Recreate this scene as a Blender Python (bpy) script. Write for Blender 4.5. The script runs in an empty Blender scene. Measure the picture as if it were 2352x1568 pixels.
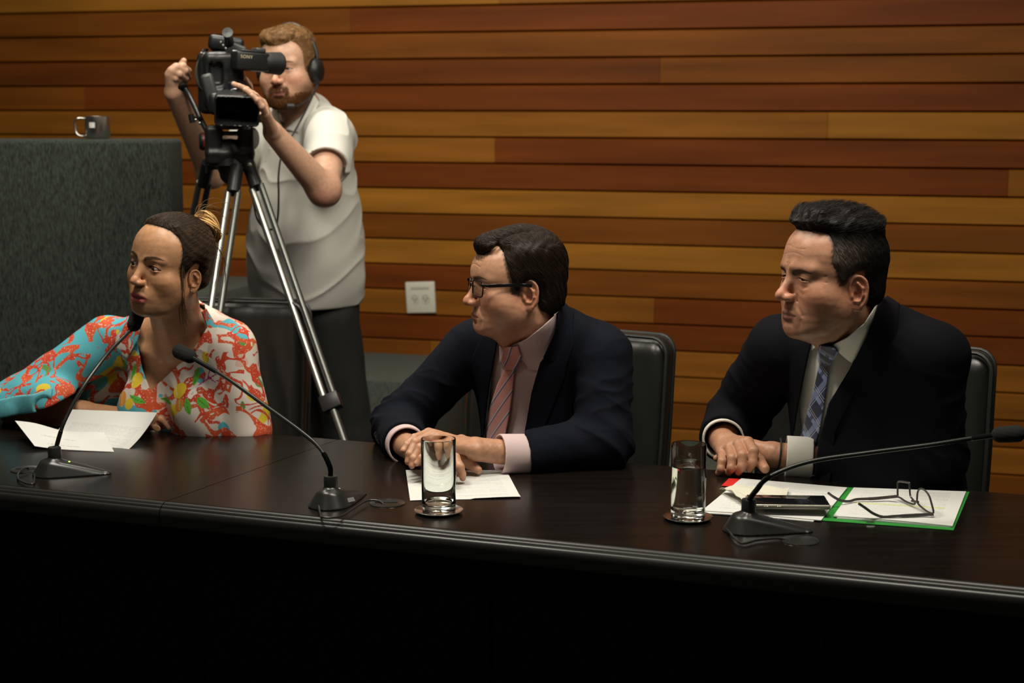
import bpy, math, random
import numpy as np
from concurrent.futures import ThreadPoolExecutor
from mathutils import Vector, Matrix
S = bpy.context.scene
COL = S.collection
R = math.radians
# ------------------------------------------------------------------ camera, light, exposure
FPX, PITCH, EYE = 3700.0, R(8.36), 1.51
cd = bpy.data.cameras.new('camera'); cam = bpy.data.objects.new('camera', cd); COL.objects.link(cam)
cd.sensor_width = 36.0; cd.lens = 36.0 * FPX / 2352; cam.location = (0, 0, EYE)
cam.rotation_euler = (math.pi / 2 - PITCH, 0, 0); cd.clip_start = .05
cd.dof.use_dof = True; cd.dof.focus_distance = 3.25; cd.dof.aperture_fstop = 4.5
S.camera = cam
S.view_settings.view_transform = 'Standard'; S.view_settings.look = 'None'
S.view_settings.exposure = 0.0; S.view_settings.gamma = 1.0; S.view_settings.use_curve_mapping = False
wd = bpy.data.worlds.new('world'); S.world = wd; wd.use_nodes = True
wd.node_tree.nodes['Background'].inputs[0].default_value = (.85, .9, .8, 1)
wd.node_tree.nodes['Background'].inputs[1].default_value = .035
def area(name, loc, target, sx, sy, power, col=(1, .93, .80)):
    l = bpy.data.lights.new(name, 'AREA'); l.shape = 'RECTANGLE'; l.size = sx; l.size_y = sy
    l.energy = power; l.color = col
    o = bpy.data.objects.new(name, l); COL.objects.link(o); o.location = loc
    o.rotation_euler = (Vector(target) - Vector(loc)).to_track_quat('-Z', 'Y').to_euler()
    return o
area('ceiling_lamp', (-.85, 3.05, 2.95), (-.78, 3.4, .9), .55, .55, 34)
area('ceiling_lamp', (.40, 2.70, 2.95), (.25, 3.2, .9), .55, .55, 34)
area('ceiling_lamp', (1.05, 2.6, 2.95), (.85, 3.1, .9), .5, .5, 18)
area('ceiling_lamp', (-.9, 4.6, 2.95), (-.8, 4.7, 0), .5, .5, 18, (1, .95, .85))
area('ceiling_lamp', (-1.2, 4.6, 2.95), (-1.3, 6.3, 1.0), .9, .5, 14, (1, .93, .78))
area('ceiling_lamp', (.15, 4.1, 2.95), (.0, 5.9, 1.0), .9, .5, 18, (1, .93, .78))
area('ceiling_lamp', (-1.4, .5, 2.95), (-.6, 3.4, 1.0), 1.2, .7, 10, (1, .94, .84))  # added front-left fill for the seated people, not a fitting of the room

CF = np.array([0, math.cos(PITCH), -math.sin(PITCH)]); CU = np.array([0, math.sin(PITCH), math.cos(PITCH)])
CO = np.array([0, 0, EYE])
def ray(px, py):
    return np.array([(px - 1176) / FPX, 0, 0]) + CF + CU * (-(py - 784) / FPX)
def P(px, py, Y):            # point seen at a pixel, at world distance Y
    r = ray(px, py); return CO + r * (Y / r[1])
def W(px, py, z=.75):        # point seen at a pixel, at world height z
    r = ray(px, py); return CO + r * ((z - EYE) / r[2])
TU = np.array([.9363, -.3511, 0]); TN = np.array([.3511, .9363, 0]); TO = np.array([0, 2.785, 0])
TANG = math.atan2(-.3511, .9363)
def T(s, t, z): return TO + s * TU + t * TN + np.array([0, 0, z])

# ------------------------------------------------------------------ objects
def tag(o, label=None, cat=None, group=None, kind=None):
    if label: o['label'] = label
    if cat: o['category'] = cat
    if group: o['group'] = group
    if kind: o['kind'] = kind
    return o
def thing(name, loc, label, cat, group=None):
    o = bpy.data.objects.new(name, None); COL.objects.link(o); o.empty_display_size = .05
    o.location = [float(v) for v in loc]; o['org'] = [float(v) for v in loc]
    return tag(o, label, cat, group)
def link(name, V, F, m, parent=None, smooth=True, sharp=40, org=None, attrs=None, label=None):
    V = np.asarray(V, dtype=np.float32)
    me = bpy.data.meshes.new(name)
    if parent is not None: org = np.array(parent['org'])
    elif org is None: org = V.mean(0); org[2] = V[:, 2].min()
    Vl = V - np.asarray(org, dtype=np.float32)
    if isinstance(F, np.ndarray):
        n, k = F.shape
        me.vertices.add(len(V)); me.vertices.foreach_set('co', Vl.ravel())
        me.loops.add(n * k); me.loops.foreach_set('vertex_index', F.astype(np.int32).ravel())
        me.polygons.add(n); me.polygons.foreach_set('loop_start', np.arange(0, n * k, k, dtype=np.int32))
        me.update(calc_edges=True)
    else:
        me.from_pydata([tuple(v) for v in Vl.tolist()], [], F)
    me.validate()
    if attrs:
        for k, a in attrs.items():
            a = np.asarray(a, dtype=np.float32)
            if a.ndim == 1:
                at = me.attributes.new(k, 'FLOAT', 'POINT'); at.data.foreach_set('value', a)
            elif a.shape[1] == 3:
                at = me.attributes.new(k, 'FLOAT_VECTOR', 'POINT'); at.data.foreach_set('vector', a.ravel())
            else:
                at = me.attributes.new(k, 'FLOAT_COLOR', 'POINT'); at.data.foreach_set('color', a.ravel())
    if smooth:
        me.shade_smooth()
        if sharp: me.set_sharp_from_angle(angle=R(sharp))
    for mm in (m if isinstance(m, (list, tuple)) else [m]): me.materials.append(mm)
    o = bpy.data.objects.new(name, me); COL.objects.link(o)
    if parent is not None: o.parent = parent
    else: o.location = [float(v) for v in org]
    o['org'] = [float(v) for v in org]
    if label: o['label'] = label
    return o

# ------------------------------------------------------------------ materials
def mat(name, col=(.5, .5, .5), rough=.5, metal=0, spec=.5, attr=None, sss=0, noise=None, bump=None,
        coat=0, trans=0, ior=1.45, sheen=0, emit=None, coords='Object', alpha=1):
    m = bpy.data.materials.new(name); m.use_nodes = True; nt = m.node_tree; b = nt.nodes['Principled BSDF']
    b.inputs['Base Color'].default_value = (*col, 1); b.inputs['Roughness'].default_value = rough
    b.inputs['Metallic'].default_value = metal; b.inputs['Specular IOR Level'].default_value = spec
    b.inputs['IOR'].default_value = ior
    if coat: b.inputs['Coat Weight'].default_value = coat; b.inputs['Coat Roughness'].default_value = .1
    if trans: b.inputs['Transmission Weight'].default_value = trans
    if sheen: b.inputs['Sheen Weight'].default_value = sheen
    if emit: b.inputs['Emission Color'].default_value = (*emit[0], 1); b.inputs['Emission Strength'].default_value = emit[1]
    if sss:
        b.inputs['Subsurface Weight'].default_value = sss; b.inputs['Subsurface Radius'].default_value = (1, .35, .2)
        b.inputs['Subsurface Scale'].default_value = .006
    L = nt.links.new; N = nt.nodes.new
    src = None
    if attr:
        a = N('ShaderNodeAttribute'); a.attribute_name = attr; src = a.outputs['Color']
    tc = N('ShaderNodeTexCoord')
    if noise:      # (scale xyz, amount, detail)
        mp = N('ShaderNodeMapping'); mp.inputs['Scale'].default_value = noise[0]; L(tc.outputs[coords], mp.inputs[0])
        nz = N('ShaderNodeTexNoise'); nz.inputs['Scale'].default_value = 1; nz.inputs['Detail'].default_value = noise[2] if len(noise) > 2 else 4
        L(mp.outputs[0], nz.inputs['Vector'])
        mr = N('ShaderNodeMapRange'); mr.inputs[1].default_value = .3; mr.inputs[2].default_value = .7
        mr.inputs[3].default_value = 1 - noise[1]; mr.inputs[4].default_value = 1 + noise[1]
        L(nz.outputs[0], mr.inputs[0])
        mx = N('ShaderNodeVectorMath'); mx.operation = 'SCALE'
        if src: L(src, mx.inputs[0])
        else: mx.inputs[0].default_value = col
        L(mr.outputs[0], mx.inputs['Scale']); src = mx.outputs[0]
    if src: L(src, b.inputs['Base Color'])
    if bump:       # (scale xyz, strength, distance)
        mp = N('ShaderNodeMapping'); mp.inputs['Scale'].default_value = bump[0]; L(tc.outputs[coords], mp.inputs[0])
        nz = N('ShaderNodeTexNoise'); nz.inputs['Scale'].default_value = 1; nz.inputs['Detail'].default_value = 3
        L(mp.outputs[0], nz.inputs['Vector'])
        bp = N('ShaderNodeBump'); bp.inputs['Strength'].default_value = bump[1]; bp.inputs['Distance'].default_value = bump[2]
        L(nz.outputs[0], bp.inputs['Height']); L(bp.outputs[0], b.inputs['Normal'])
    return m

# ------------------------------------------------------------------ plain mesh builder
class MB:
    def __init__(s): s.V = []; s.F = []; s.n = 0
    def add(s, V, F):
        s.V.append(np.asarray(V, dtype=float)); s.F += [tuple(i + s.n for i in f) for f in F]; s.n += len(V); return s
    def box(s, c, size, M=None, bev=0.0, seg=3):
        hx, hy, hz = [v / 2 for v in size]
        if bev <= 0:
            V = [(x, y, z) for x in (-hx, hx) for y in (-hy, hy) for z in (-hz, hz)]
            F = [(0, 1, 3, 2), (4, 6, 7, 5), (0, 4, 5, 1), (2, 3, 7, 6), (0, 2, 6, 4), (1, 5, 7, 3)]
        else:
            import bmesh
            bm = bmesh.new(); bmesh.ops.create_cube(bm, size=1)
            for v in bm.verts: v.co = Vector((v.co.x * size[0], v.co.y * size[1], v.co.z * size[2]))
            bmesh.ops.bevel(bm, geom=list(bm.edges), offset=bev, segments=seg, profile=.5, affect='EDGES')
            bm.verts.index_update()
            V = [tuple(v.co) for v in bm.verts]; F = [tuple(v.index for v in f.verts) for f in bm.faces]; bm.free()
        V = np.array(V)
        if M is not None: V = V @ np.asarray(M).T
        return s.add(V + np.asarray(c), F)
    def tube(s, pts, r, n=10, cap=True):
        pts = [np.asarray(p, dtype=float) for p in pts]; m = len(pts)
        rs = r if isinstance(r, (list, tuple, np.ndarray)) else [r] * m
        up = np.array([0, 0, 1.0]); V = []; pn = None
        for i in range(m):
            t = pts[min(i + 1, m - 1)] - pts[max(i - 1, 0)]; t = t / (np.linalg.norm(t) + 1e-12)
            if pn is None:
                a = np.cross(t, up if abs(t[2]) < .9 else np.array([1.0, 0, 0])); a /= np.linalg.norm(a)
            else:
                a = pn - t * (pn @ t); a /= np.linalg.norm(a)
            pn = a; b = np.cross(t, a)
            for j in range(n):
                g = 2 * math.pi * j / n; V.append(pts[i] + rs[i] * (a * math.cos(g) + b * math.sin(g)))
        F = [(i * n + j, i * n + (j + 1) % n, (i + 1) * n + (j + 1) % n, (i + 1) * n + j) for i in range(m - 1) for j in range(n)]
        if cap: F += [tuple(range(n))[::-1], tuple((m - 1) * n + j for j in range(n))]
        return s.add(V, F)
    def lathe(s, prof, c=(0, 0, 0), M=None, n=40):   # prof: (r,z)
        V = []; F = []; m = len(prof)
        for r, z in prof:
            for j in range(n):
                g = 2 * math.pi * j / n; V.append((r * math.cos(g), r * math.sin(g), z))
        for i in range(m - 1):
            for j in range(n): F.append((i * n + j, i * n + (j + 1) % n, (i + 1) * n + (j + 1) % n, (i + 1) * n + j))
        V = np.array(V)
        if M is not None: V = V @ np.asarray(M).T
        return s.add(V + np.asarray(c), F)
    def prism(s, pts, h, M=None, c=(0, 0, 0)):       # polygon in xy extruded h in z
        n = len(pts); V = np.array([(x, y, 0) for x, y in pts] + [(x, y, h) for x, y in pts], dtype=float)
        if M is not None: V = V @ np.asarray(M).T
        F = [tuple(range(n))[::-1], tuple(range(n, 2 * n))] + [(i, (i + 1) % n, n + (i + 1) % n, n + i) for i in range(n)]
        return s.add(V + np.asarray(c), F)
    def go(s, name, m, parent=None, **k):
        return link(name, np.concatenate(s.V), s.F, m, parent, **k)
def rz(a): c, q = math.cos(a), math.sin(a); return np.array([[c, -q, 0], [q, c, 0], [0, 0, 1]])
def rx(a): c, q = math.cos(a), math.sin(a); return np.array([[1, 0, 0], [0, c, -q], [0, q, c]])
def ry(a): c, q = math.cos(a), math.sin(a); return np.array([[c, 0, q], [0, 1, 0], [-q, 0, c]])
def align(d):      # matrix whose z axis is d
    d = np.asarray(d, dtype=float); d = d / np.linalg.norm(d)
    a = np.cross(d, [0, 0, 1.0] if abs(d[2]) < .95 else [1.0, 0, 0]); a /= np.linalg.norm(a)
    return np.array([a, np.cross(d, a), d]).T
def spline(pts, n=12):
    pts = [np.asarray(p, dtype=float) for p in pts]
    q = [2 * pts[0] - pts[1]] + pts + [2 * pts[-1] - pts[-2]]; out = []
    for i in range(1, len(q) - 2):
        a, b, c, d = q[i - 1], q[i], q[i + 1], q[i + 2]
        for k in range(n):
            t = k / n
            out.append(.5 * ((2 * b) + (-a + c) * t + (2 * a - 5 * b + 4 * c - d) * t * t + (-a + 3 * b - 3 * c + d) * t ** 3))
    out.append(pts[-1]); return out

# ------------------------------------------------------------------ signed distance sculpting
f32 = np.float32
def su(a, b, k):
    if k <= 0: return np.minimum(a, b)
    h = np.maximum(k - np.abs(a - b), 0) / k; return np.minimum(a, b) - h * h * (k * .25)
def ss(a, b, k): return -su(-a, b, k)      # a minus b
def si(a, b, k): return -su(-a, -b, k)     # intersection
def cone(p, a, b, ra, rb=None):
    if rb is None: rb = ra
    a = [float(v) for v in a]; b = [float(v) for v in b]
    bx, by, bz = b[0] - a[0], b[1] - a[1], b[2] - a[2]; L2 = bx * bx + by * by + bz * bz + 1e-12
    x, y, z = p[0] - f32(a[0]), p[1] - f32(a[1]), p[2] - f32(a[2])
    t = np.clip((x * f32(bx) + y * f32(by) + z * f32(bz)) * f32(1 / L2), 0, 1)
    x = x - t * f32(bx); y = y - t * f32(by); z = z - t * f32(bz)
    return np.sqrt(x * x + y * y + z * z) - (f32(ra) + t * f32(rb - ra))
def ball(p, c, r): return np.sqrt((p[0] - f32(c[0])) ** 2 + (p[1] - f32(c[1])) ** 2 + (p[2] - f32(c[2])) ** 2) - f32(r)
def elli(p, c, r):
    x, y, z = p[0] - f32(c[0]), p[1] - f32(c[1]), p[2] - f32(c[2])
    a, b, d = x * f32(1 / r[0]), y * f32(1 / r[1]), z * f32(1 / r[2])
    k0 = np.sqrt(a * a + b * b + d * d) + f32(1e-6)
    a *= f32(1 / r[0]); b *= f32(1 / r[1]); d *= f32(1 / r[2])
    return k0 * (k0 - 1) / (np.sqrt(a * a + b * b + d * d) + f32(1e-6))
def rbox(p, c, h, r):
    q = [np.abs(p[i] - f32(c[i])) - f32(h[i] - r) for i in range(3)]
    o = np.sqrt(sum(np.maximum(v, 0) ** 2 for v in q))
    return o + np.minimum(np.maximum(np.maximum(q[0], q[1]), q[2]), 0) - f32(r)
def chain(p, pts, rs, k=.003):
    d = None
    for i in range(len(pts) - 1):
        c = cone(p, pts[i], pts[i + 1], rs[i], rs[i + 1]); d = c if d is None else su(d, c, k)
    return d
def plane(p, o, n):
    n = np.asarray(n, dtype=float); n = n / np.linalg.norm(n)
    return (p[0] - f32(o[0])) * f32(n[0]) + (p[1] - f32(o[1])) * f32(n[1]) + (p[2] - f32(o[2])) * f32(n[2])
def poly2(u, v, pts):
    pts = np.asarray(pts, dtype=f32); d = np.full(u.shape, 1e9, dtype=f32); s = np.ones(u.shape, dtype=f32)
    n = len(pts)
    for i in range(n):
        ax, ay = pts[i]; bx, by = pts[i - 1]; ex, ey = bx - ax, by - ay
        wx, wy = u - ax, v - ay
        t = np.clip((wx * ex + wy * ey) / f32(ex * ex + ey * ey + 1e-12), 0, 1)
        qx, qy = wx - ex * t, wy - ey * t; d = np.minimum(d, qx * qx + qy * qy)
        c1 = v >= ay; c2 = v < by; c3 = ex * wy > ey * wx
        fl = (c1 & c2 & c3) | (~c1 & ~c2 & ~c3); s = np.where(fl, -s, s)
    return s * np.sqrt(d)
def seen(p, pts):            # outline read off the photograph, as a distance in metres
    x, y, z = p[0], p[1], p[2] - f32(EYE)
    dp = y * f32(CF[1]) + z * f32(CF[2]); up = y * f32(CU[1]) + z * f32(CU[2])
    return poly2(f32(1176) + f32(FPX) * x / dp, f32(784) - f32(FPX) * up / dp, pts) * dp / f32(FPX)
def sst(a, b, x):
    t = np.clip((x - a) / (b - a), 0, 1); return t * t * (3 - 2 * t)
def wob(p, s, seed=0):
    rg = np.random.RandomState(seed); o = 0
    for i in range(5):
        d = rg.normal(size=3); d = d / np.linalg.norm(d) * s * (1 + .5 * i)
        o = o + np.sin(p[0] * f32(d[0]) + p[1] * f32(d[1]) + p[2] * f32(d[2]) + f32(rg.uniform(0, 6)) + (o * f32(.8))) / f32(1 + .5 * i)
    return o * f32(.4)
class Fr:
    def __init__(s, o, M, k=1.0): s.o = np.asarray(o, dtype=float); s.M = np.asarray(M, dtype=float); s.k = k
    def loc(s, p):
        x, y, z = p[0] - f32(s.o[0]), p[1] - f32(s.o[1]), p[2] - f32(s.o[2]); M = s.M / s.k
        return [x * f32(M[0, i]) + y * f32(M[1, i]) + z * f32(M[2, i]) for i in range(3)]
    def w(s, q): return s.o + s.k * (s.M @ np.asarray(q, dtype=float))
POOL = ThreadPoolExecutor(4)
def ev(f, p):
    n = p[0].size; ch = 60000
    if n <= ch: return f(p)
    jobs = [[c[i:i + ch] for c in p] for i in range(0, n, ch)]
    return np.concatenate(list(POOL.map(f, jobs)))
def sculpt(f, lo, hi, h, newton=1, lip=1.0):
    lo = np.asarray(lo, dtype=f32); hi = np.asarray(hi, dtype=f32); B = 4
    nb = np.ceil((hi - lo) / (h * B)).astype(int) + 1; n = nb * B
    cx = [lo[i] + (np.arange(nb[i], dtype=f32) + .5) * h * B - h * .5 for i in range(3)]
    g = np.meshgrid(*cx, indexing='ij'); c = ev(f, [a.ravel() for a in g]).reshape(nb)
    band = np.abs(c) < h * B * 1.25 * lip
    D = np.repeat(np.repeat(np.repeat(c, B, 0), B, 1), B, 2).astype(f32)
    bi = np.argwhere(band)
    off = np.stack(np.meshgrid(*[np.arange(B)] * 3, indexing='ij'), -1).reshape(-1, 3)
    idx = (bi[:, None, :] * B + off[None]).reshape(-1, 3)
    pts = [lo[i] + idx[:, i].astype(f32) * f32(h) for i in range(3)]
    D[idx[:, 0], idx[:, 1], idx[:, 2]] = ev(f, pts)
    # close at the border
    for ax in range(3):
        sl = [slice(None)] * 3
        for e in (0, -1): sl[ax] = e; D[tuple(sl)] = np.maximum(D[tuple(sl)], h * .5)
    ins = D < 0
    cnt = np.zeros(tuple(np.array(D.shape) - 1), dtype=np.int8)
    for i in (0, 1):
        for j in (0, 1):
            for k in (0, 1): cnt += ins[i:i + cnt.shape[0], j:j + cnt.shape[1], k:k + cnt.shape[2]]
    act = (cnt > 0) & (cnt < 8); ci = np.argwhere(act); vid = -np.ones(act.shape, dtype=np.int64); vid[act] = np.arange(len(ci))
    acc = np.zeros((len(ci), 3)); w = np.zeros(len(ci))
    for ax in range(3):
        o1, o2 = [a for a in range(3) if a != ax]
        for i in (0, 1):
            for j in (0, 1):
                a = ci.copy(); a[:, o1] += i; a[:, o2] += j; b = a.copy(); b[:, ax] += 1
                da = D[a[:, 0], a[:, 1], a[:, 2]]; db = D[b[:, 0], b[:, 1], b[:, 2]]; x = (da < 0) != (db < 0)
                t = np.where(x, da / np.where(x, da - db, 1), 0); q = a.astype(float); q[:, ax] += t
                acc += np.where(x[:, None], q, 0); w += x
    V = lo + (acc / w[:, None]) * h
    Fs = []
    for ax in range(3):
        o1, o2 = (ax + 1) % 3, (ax + 2) % 3
        sa = [slice(None)] * 3; sb = [slice(None)] * 3; sa[ax] = slice(0, -1); sb[ax] = slice(1, None)
        for o in (o1, o2): sa[o] = slice(1, -1); sb[o] = slice(1, -1)
        A, Bv = ins[tuple(sa)], ins[tuple(sb)]; e = np.argwhere(A != Bv)
        if not len(e): continue
        fl = A[e[:, 0], e[:, 1], e[:, 2]]; e[:, o1] += 1; e[:, o2] += 1
        q = []
        for i, j in ((-1, -1), (0, -1), (0, 0), (-1, 0)):
            a = e.copy(); a[:, o1] += i; a[:, o2] += j; q.append(vid[a[:, 0], a[:, 1], a[:, 2]])
        q = np.stack(q, 1); q[~fl] = q[~fl][:, ::-1]; Fs.append(q)
    F = np.concatenate(Fs)
    for _ in range(newton):
        d, g = grad(f, V, h * .4)
        V = V - g * np.clip(d, -h * .6, h * .6)[:, None]
    return V.astype(f32), F
def grad(f, V, e):
    p = [V[:, i].astype(f32) for i in range(3)]; d = ev(f, p); g = []
    for i in range(3):
        q = list(p); q[i] = p[i] + f32(e); r = list(p); r[i] = p[i] - f32(e)
        g.append((ev(f, q) - ev(f, r)) / (2 * e))
    g = np.stack(g, 1); L = np.linalg.norm(g, axis=1, keepdims=True) + 1e-9
    return d / L[:, 0], g / L
def biggest(V, F):          # only the largest connected piece
    lab = np.arange(len(V))
    for _ in range(400):
        m = lab[F].min(1); new = lab.copy()
        for k in range(F.shape[1]): np.minimum.at(new, F[:, k], m)
        new = new[new]
        if (new == lab).all(): break
        lab = new
    r, c = np.unique(lab[F[:, 0]], return_counts=True); keep = lab[F[:, 0]] == r[c.argmax()]; F = F[keep]
    u, inv = np.unique(F, return_inverse=True); return V[u], inv.reshape(F.shape)
def cols(V): return [V[:, i].astype(f32) for i in range(3)]
def join(meshes):
    Vs, Fs, n = [], [], 0
    for V, F in meshes: Vs.append(V); Fs.append(F + n); n += len(V)
    return np.concatenate(Vs), np.concatenate(Fs)
# ------------------------------------------------------------------ the room
rng = random.Random(4)
M_floor = mat('carpet_floor', (.02, .025, .022), .95, noise=((90, 90, 90), .3))
b = MB(); b.box((0, 3.2, -.05), (9, 11, .1)); tag(b.go('floor', M_floor, org=(0, 3.2, 0)), kind='structure')
M_ceil = mat('ceiling_plaster', (.5, .5, .47), .9, noise=((2, 2, 2), .05))
b = MB(); b.box((0, 3.2, 3.05), (9, 11, .1)); tag(b.go('ceiling', M_ceil, org=(0, 3.2, 3.0)), kind='structure')
WK = .2961; WA = math.atan(-WK); WO = np.array([-2.104, 6.7, 0]); WD = np.array([math.cos(WA), math.sin(WA), 0]); WN = np.array([-math.sin(WA), math.cos(WA), 0])
def wall_s(px, py=200):      # distance along the wall of what is seen at a pixel
    r = ray(px, py); t = (6.7 - WK * 2.104) / (r[1] + WK * r[0]); q = CO + r * t; return float((q - WO) @ WD)
OC, OB, RB, DB, YB = (.225, .082, .0100), (.170, .053, .0070), (.140, .034, .0052), (.120, .032, .0055), (.270, .108, .0130)
rows = {0: [(1149, YB), (1488, OC), (9999, OC)], 1: [(809, OB), (9999, RB)], 2: [(9999, OB)], 3: [(1516, DB), (9999, OB)],
        4: [(196, OB), (9999, RB)], 5: [(1904, OC), (9999, YB)], 6: [(1138, OC), (9999, RB)], 7: [(2325, RB), (9999, OC)],
        8: [(810, OC), (9999, YB)], 9: [(9999, OB)], 10: [(9999, YB)], 11: [(1290, RB), (9999, OB)], 12: [(1510, OC), (9999, RB)],
        13: [(9999, RB)], 14: [(985, OB), (9999, OC)], 15: [(9999, OC)], 16: [(9999, OB)], 17: [(9999, OC)], 18: [(9999, OB)], 19: [(9999, OB)], 20: [(9999, RB)], 21: [(9999, RB)]}
V, F, C = [], [], []
PW = .0975
def board(s0, s1, z0, z1, c):
    e = .0018; s0 += e * .35; s1 -= e * .35
    prof = [(z0 + e, .02), (z0 + e, -.001), (z0 + .006, -.0075), (z1 - .006, -.0075), (z1 - e, -.001), (z1 - e, .02)]
    n = len(V)
    for s in (s0, s1):
        for z, t in prof: V.append(WO + WD * s + WN * t + np.array([0, 0, z])); C.append((*c, 1))
    for i in range(5): F.append((n + i, n + i + 1, n + 6 + i + 1, n + 6 + i))
    F.append(tuple(n + i for i in range(6))[::-1]); F.append(tuple(n + 6 + i for i in range(6)))
for r in range(-11, 21):
    zt = 1.485 + PW * (5 - r); zb = zt - PW
    if zb < -.1: continue
    if r in rows: seg = [(wall_s(a) if a < 9000 else 5.6, c) for a, c in rows[r]]
    else:
        seg, s = [], -1.5
        while s < 5.6: s = min(s + rng.uniform(1, 2.6), 5.6); seg.append((s, rng.choice([OC, OB, RB])))
    s = -1.5
    for e, c in seg:
        k = rng.uniform(.93, 1.07); cc = tuple(v * k for v in c); board(s, e, max(zb, 0), zt, cc); s = e
m_wood = mat('varnished_wood_boards', attr='Col', rough=.5, spec=.14, noise=((1.3, 1, 16), .26, 6), bump=((3, 1, 90), .12, .001))
nt = m_wood.node_tree
wall = link('wall_back', V, F, m_wood, smooth=False, org=WO, attrs={'Col': C})
# turn the wall so that its own x axis follows the boards (the grain runs along it)
me = wall.data; co = np.empty(len(me.vertices) * 3, dtype=np.float32); me.vertices.foreach_get('co', co)
co = co.reshape(-1, 3) @ rz(WA).astype(np.float32); me.vertices.foreach_set('co', co.ravel()); wall.rotation_euler = (0, 0, WA); me.update()
tag(wall, kind='structure')
b = MB(); b.box(WO + WD * 2.05 + WN * .06 + np.array([0, 0, 1.5]), (7.1, .08, 3.0), rz(WA)); tag(b.go('wall_core', mat('wall_core', (.02, .012, .006), .9)), kind='structure')
m_pl = mat('grey_plaster', (.12, .12, .11), .9, noise=((2, 2, 2), .05))
for nm, c, sz in (('wall_left', (-3.9, 3, 1.5), (.1, 10.5, 3)), ('wall_right', (3.9, 3, 1.5), (.1, 10.5, 3)), ('wall_front', (0, -2.2, 1.5), (8, .1, 3))):
    b = MB(); b.box(c, sz); tag(b.go(nm, m_pl), kind='structure')

# carpeted steps along the wall and the tall carpeted partition
m_car = mat('grey_green_carpet', (.078, .088, .072), .97, noise=((240, 240, 60), .38, 3), bump=((500, 500, 500), .6, .002))
m_par = mat('green_felt_covering', (.024, .031, .024), .97, noise=((260, 260, 60), .8, 5), bump=((400, 400, 150), .5, .002))
def step(name, s0, s1, z0, z1, dep, label):
    b = MB(); c = WO + WD * (s0 + s1) / 2 - WN * (dep / 2 + .012) + np.array([0, 0, (z0 + z1) / 2])
    b.box(c, (s1 - s0, dep, z1 - z0), rz(WA), .012, 2)
    return tag(b.go(name, m_car), label, 'step')
s_a, s_b = wall_s(640, 640), wall_s(1075, 820)
step('carpeted_step', -1.1, s_a, 0, .834, .62, 'tall grey-green carpeted block against the wood wall behind the woman')
step('carpeted_step', s_a + .004, s_b, 0, .553, .6, 'low grey-green carpeted block under the wall socket')
step('carpeted_step', s_b + .004, 3.2, 0, .245, .6, 'lowest grey-green carpeted step seen between the two suited men')
PX = P(393, 400, 4.85)
b = MB()
b.box((PX[0] - .95, 4.85 + .09, .7035), (1.9, .18, 1.407), None, .014, 3)
tag(b.go('carpeted_partition', m_par), 'tall dark green felt covered partition with a steel mug on top', 'partition')

# wall socket plate, hanging slightly askew
sp = wall_s(969, 682); r_ = ray(969, 682); q = CO + r_ * ((6.7 - WK * 2.104) / (r_[1] + WK * r_[0])); SQ = q - WN * .012
so = thing('wall_socket', SQ + np.array([0, 0, -.06]), 'white double power socket plate fixed on the wooden wall', 'socket')
m_wp = mat('ivory_plastic', (.62, .60, .50), .35); m_hole = mat('dark_hole', (.12, .11, .09), .6)
WM = rz(WA) @ ry(R(-3)); b = MB(); b.box(SQ, (.119, .012, .121), WM @ rx(0), .004, 3); b.go('plate', m_wp, so)
for dx in (-.022, .022):
    b = MB(); c = SQ + WM @ np.array([dx, -.0065, -.006]); b.lathe([(.0005, 0), (.0155, 0), (.0165, .001), (.0165, .002)], c, WM @ rx(R(90)), 28)
    o = b.go('outlet', mat('outlet_plastic', (.55, .53, .44), .4), so)
    b = MB()
    for hx, hz in ((-.007, .003), (.007, .003), (0, -.006)):
        b.box(c + WM @ np.array([hx, -.0025, hz]), (.005, .001, .004), WM)
    b.go('pin_hole', m_hole, o)
b = MB(); b.box(SQ + WM @ np.array([0, -.0066, .036]), (.075, .0008, .009), WM); b.go('label_strip', mat('grey_label', (.42, .40, .34), .5), so)

# steel mug on the partition
mp = P(215, 289, 4.92); mz = 1.408
mu = thing('steel_mug', (mp[0], 4.92, mz), 'brushed steel mug with a white label on the green partition', 'mug')
m_st = mat('brushed_steel', (.42, .41, .38), .33, 1.0, bump=((3, 3, 300), .1, .001)); k = 4.92 / FPX
rm = 28 * k / 1; hm = 50 * k
b = MB(); b.lathe([(.001, .002), (rm * .92, .002), (rm, .006), (rm, hm), (rm - .002, hm + .001), (rm - .003, hm - .001), (rm - .003, .006), (.001, .006)], (mp[0] + .012, 4.92, mz), None, 48); b.go('cup', m_st, mu)
b = MB(); hx = mp[0] + .012 - rm
b.tube(spline([(hx + .004, 4.92, mz + hm * .9), (hx - .018, 4.91, mz + hm * .92), (hx - .028, 4.91, mz + hm * .75), (hx - .026, 4.91, mz + hm * .3), (hx - .014, 4.91, mz + hm * .13), (hx + .004, 4.92, mz + hm * .12)], 6), .0035, 8); b.go('handle', m_st, mu)
V, F = [], []
for i in range(9):
    g = -math.pi / 2 - .45 + i * .06; n = len(V)
    for z in (hm * .5, hm * .74): V.append((mp[0] + .012 + (rm + .0006) * math.cos(g), 4.92 + (rm + .0006) * math.sin(g), mz + z))
    if i: F.append((n - 2, n, n + 1, n - 1))
link('label_strip', V, F, mat('white_label', (.75, .74, .70), .5, noise=((160, 160, 400), .25)), mu)

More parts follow.
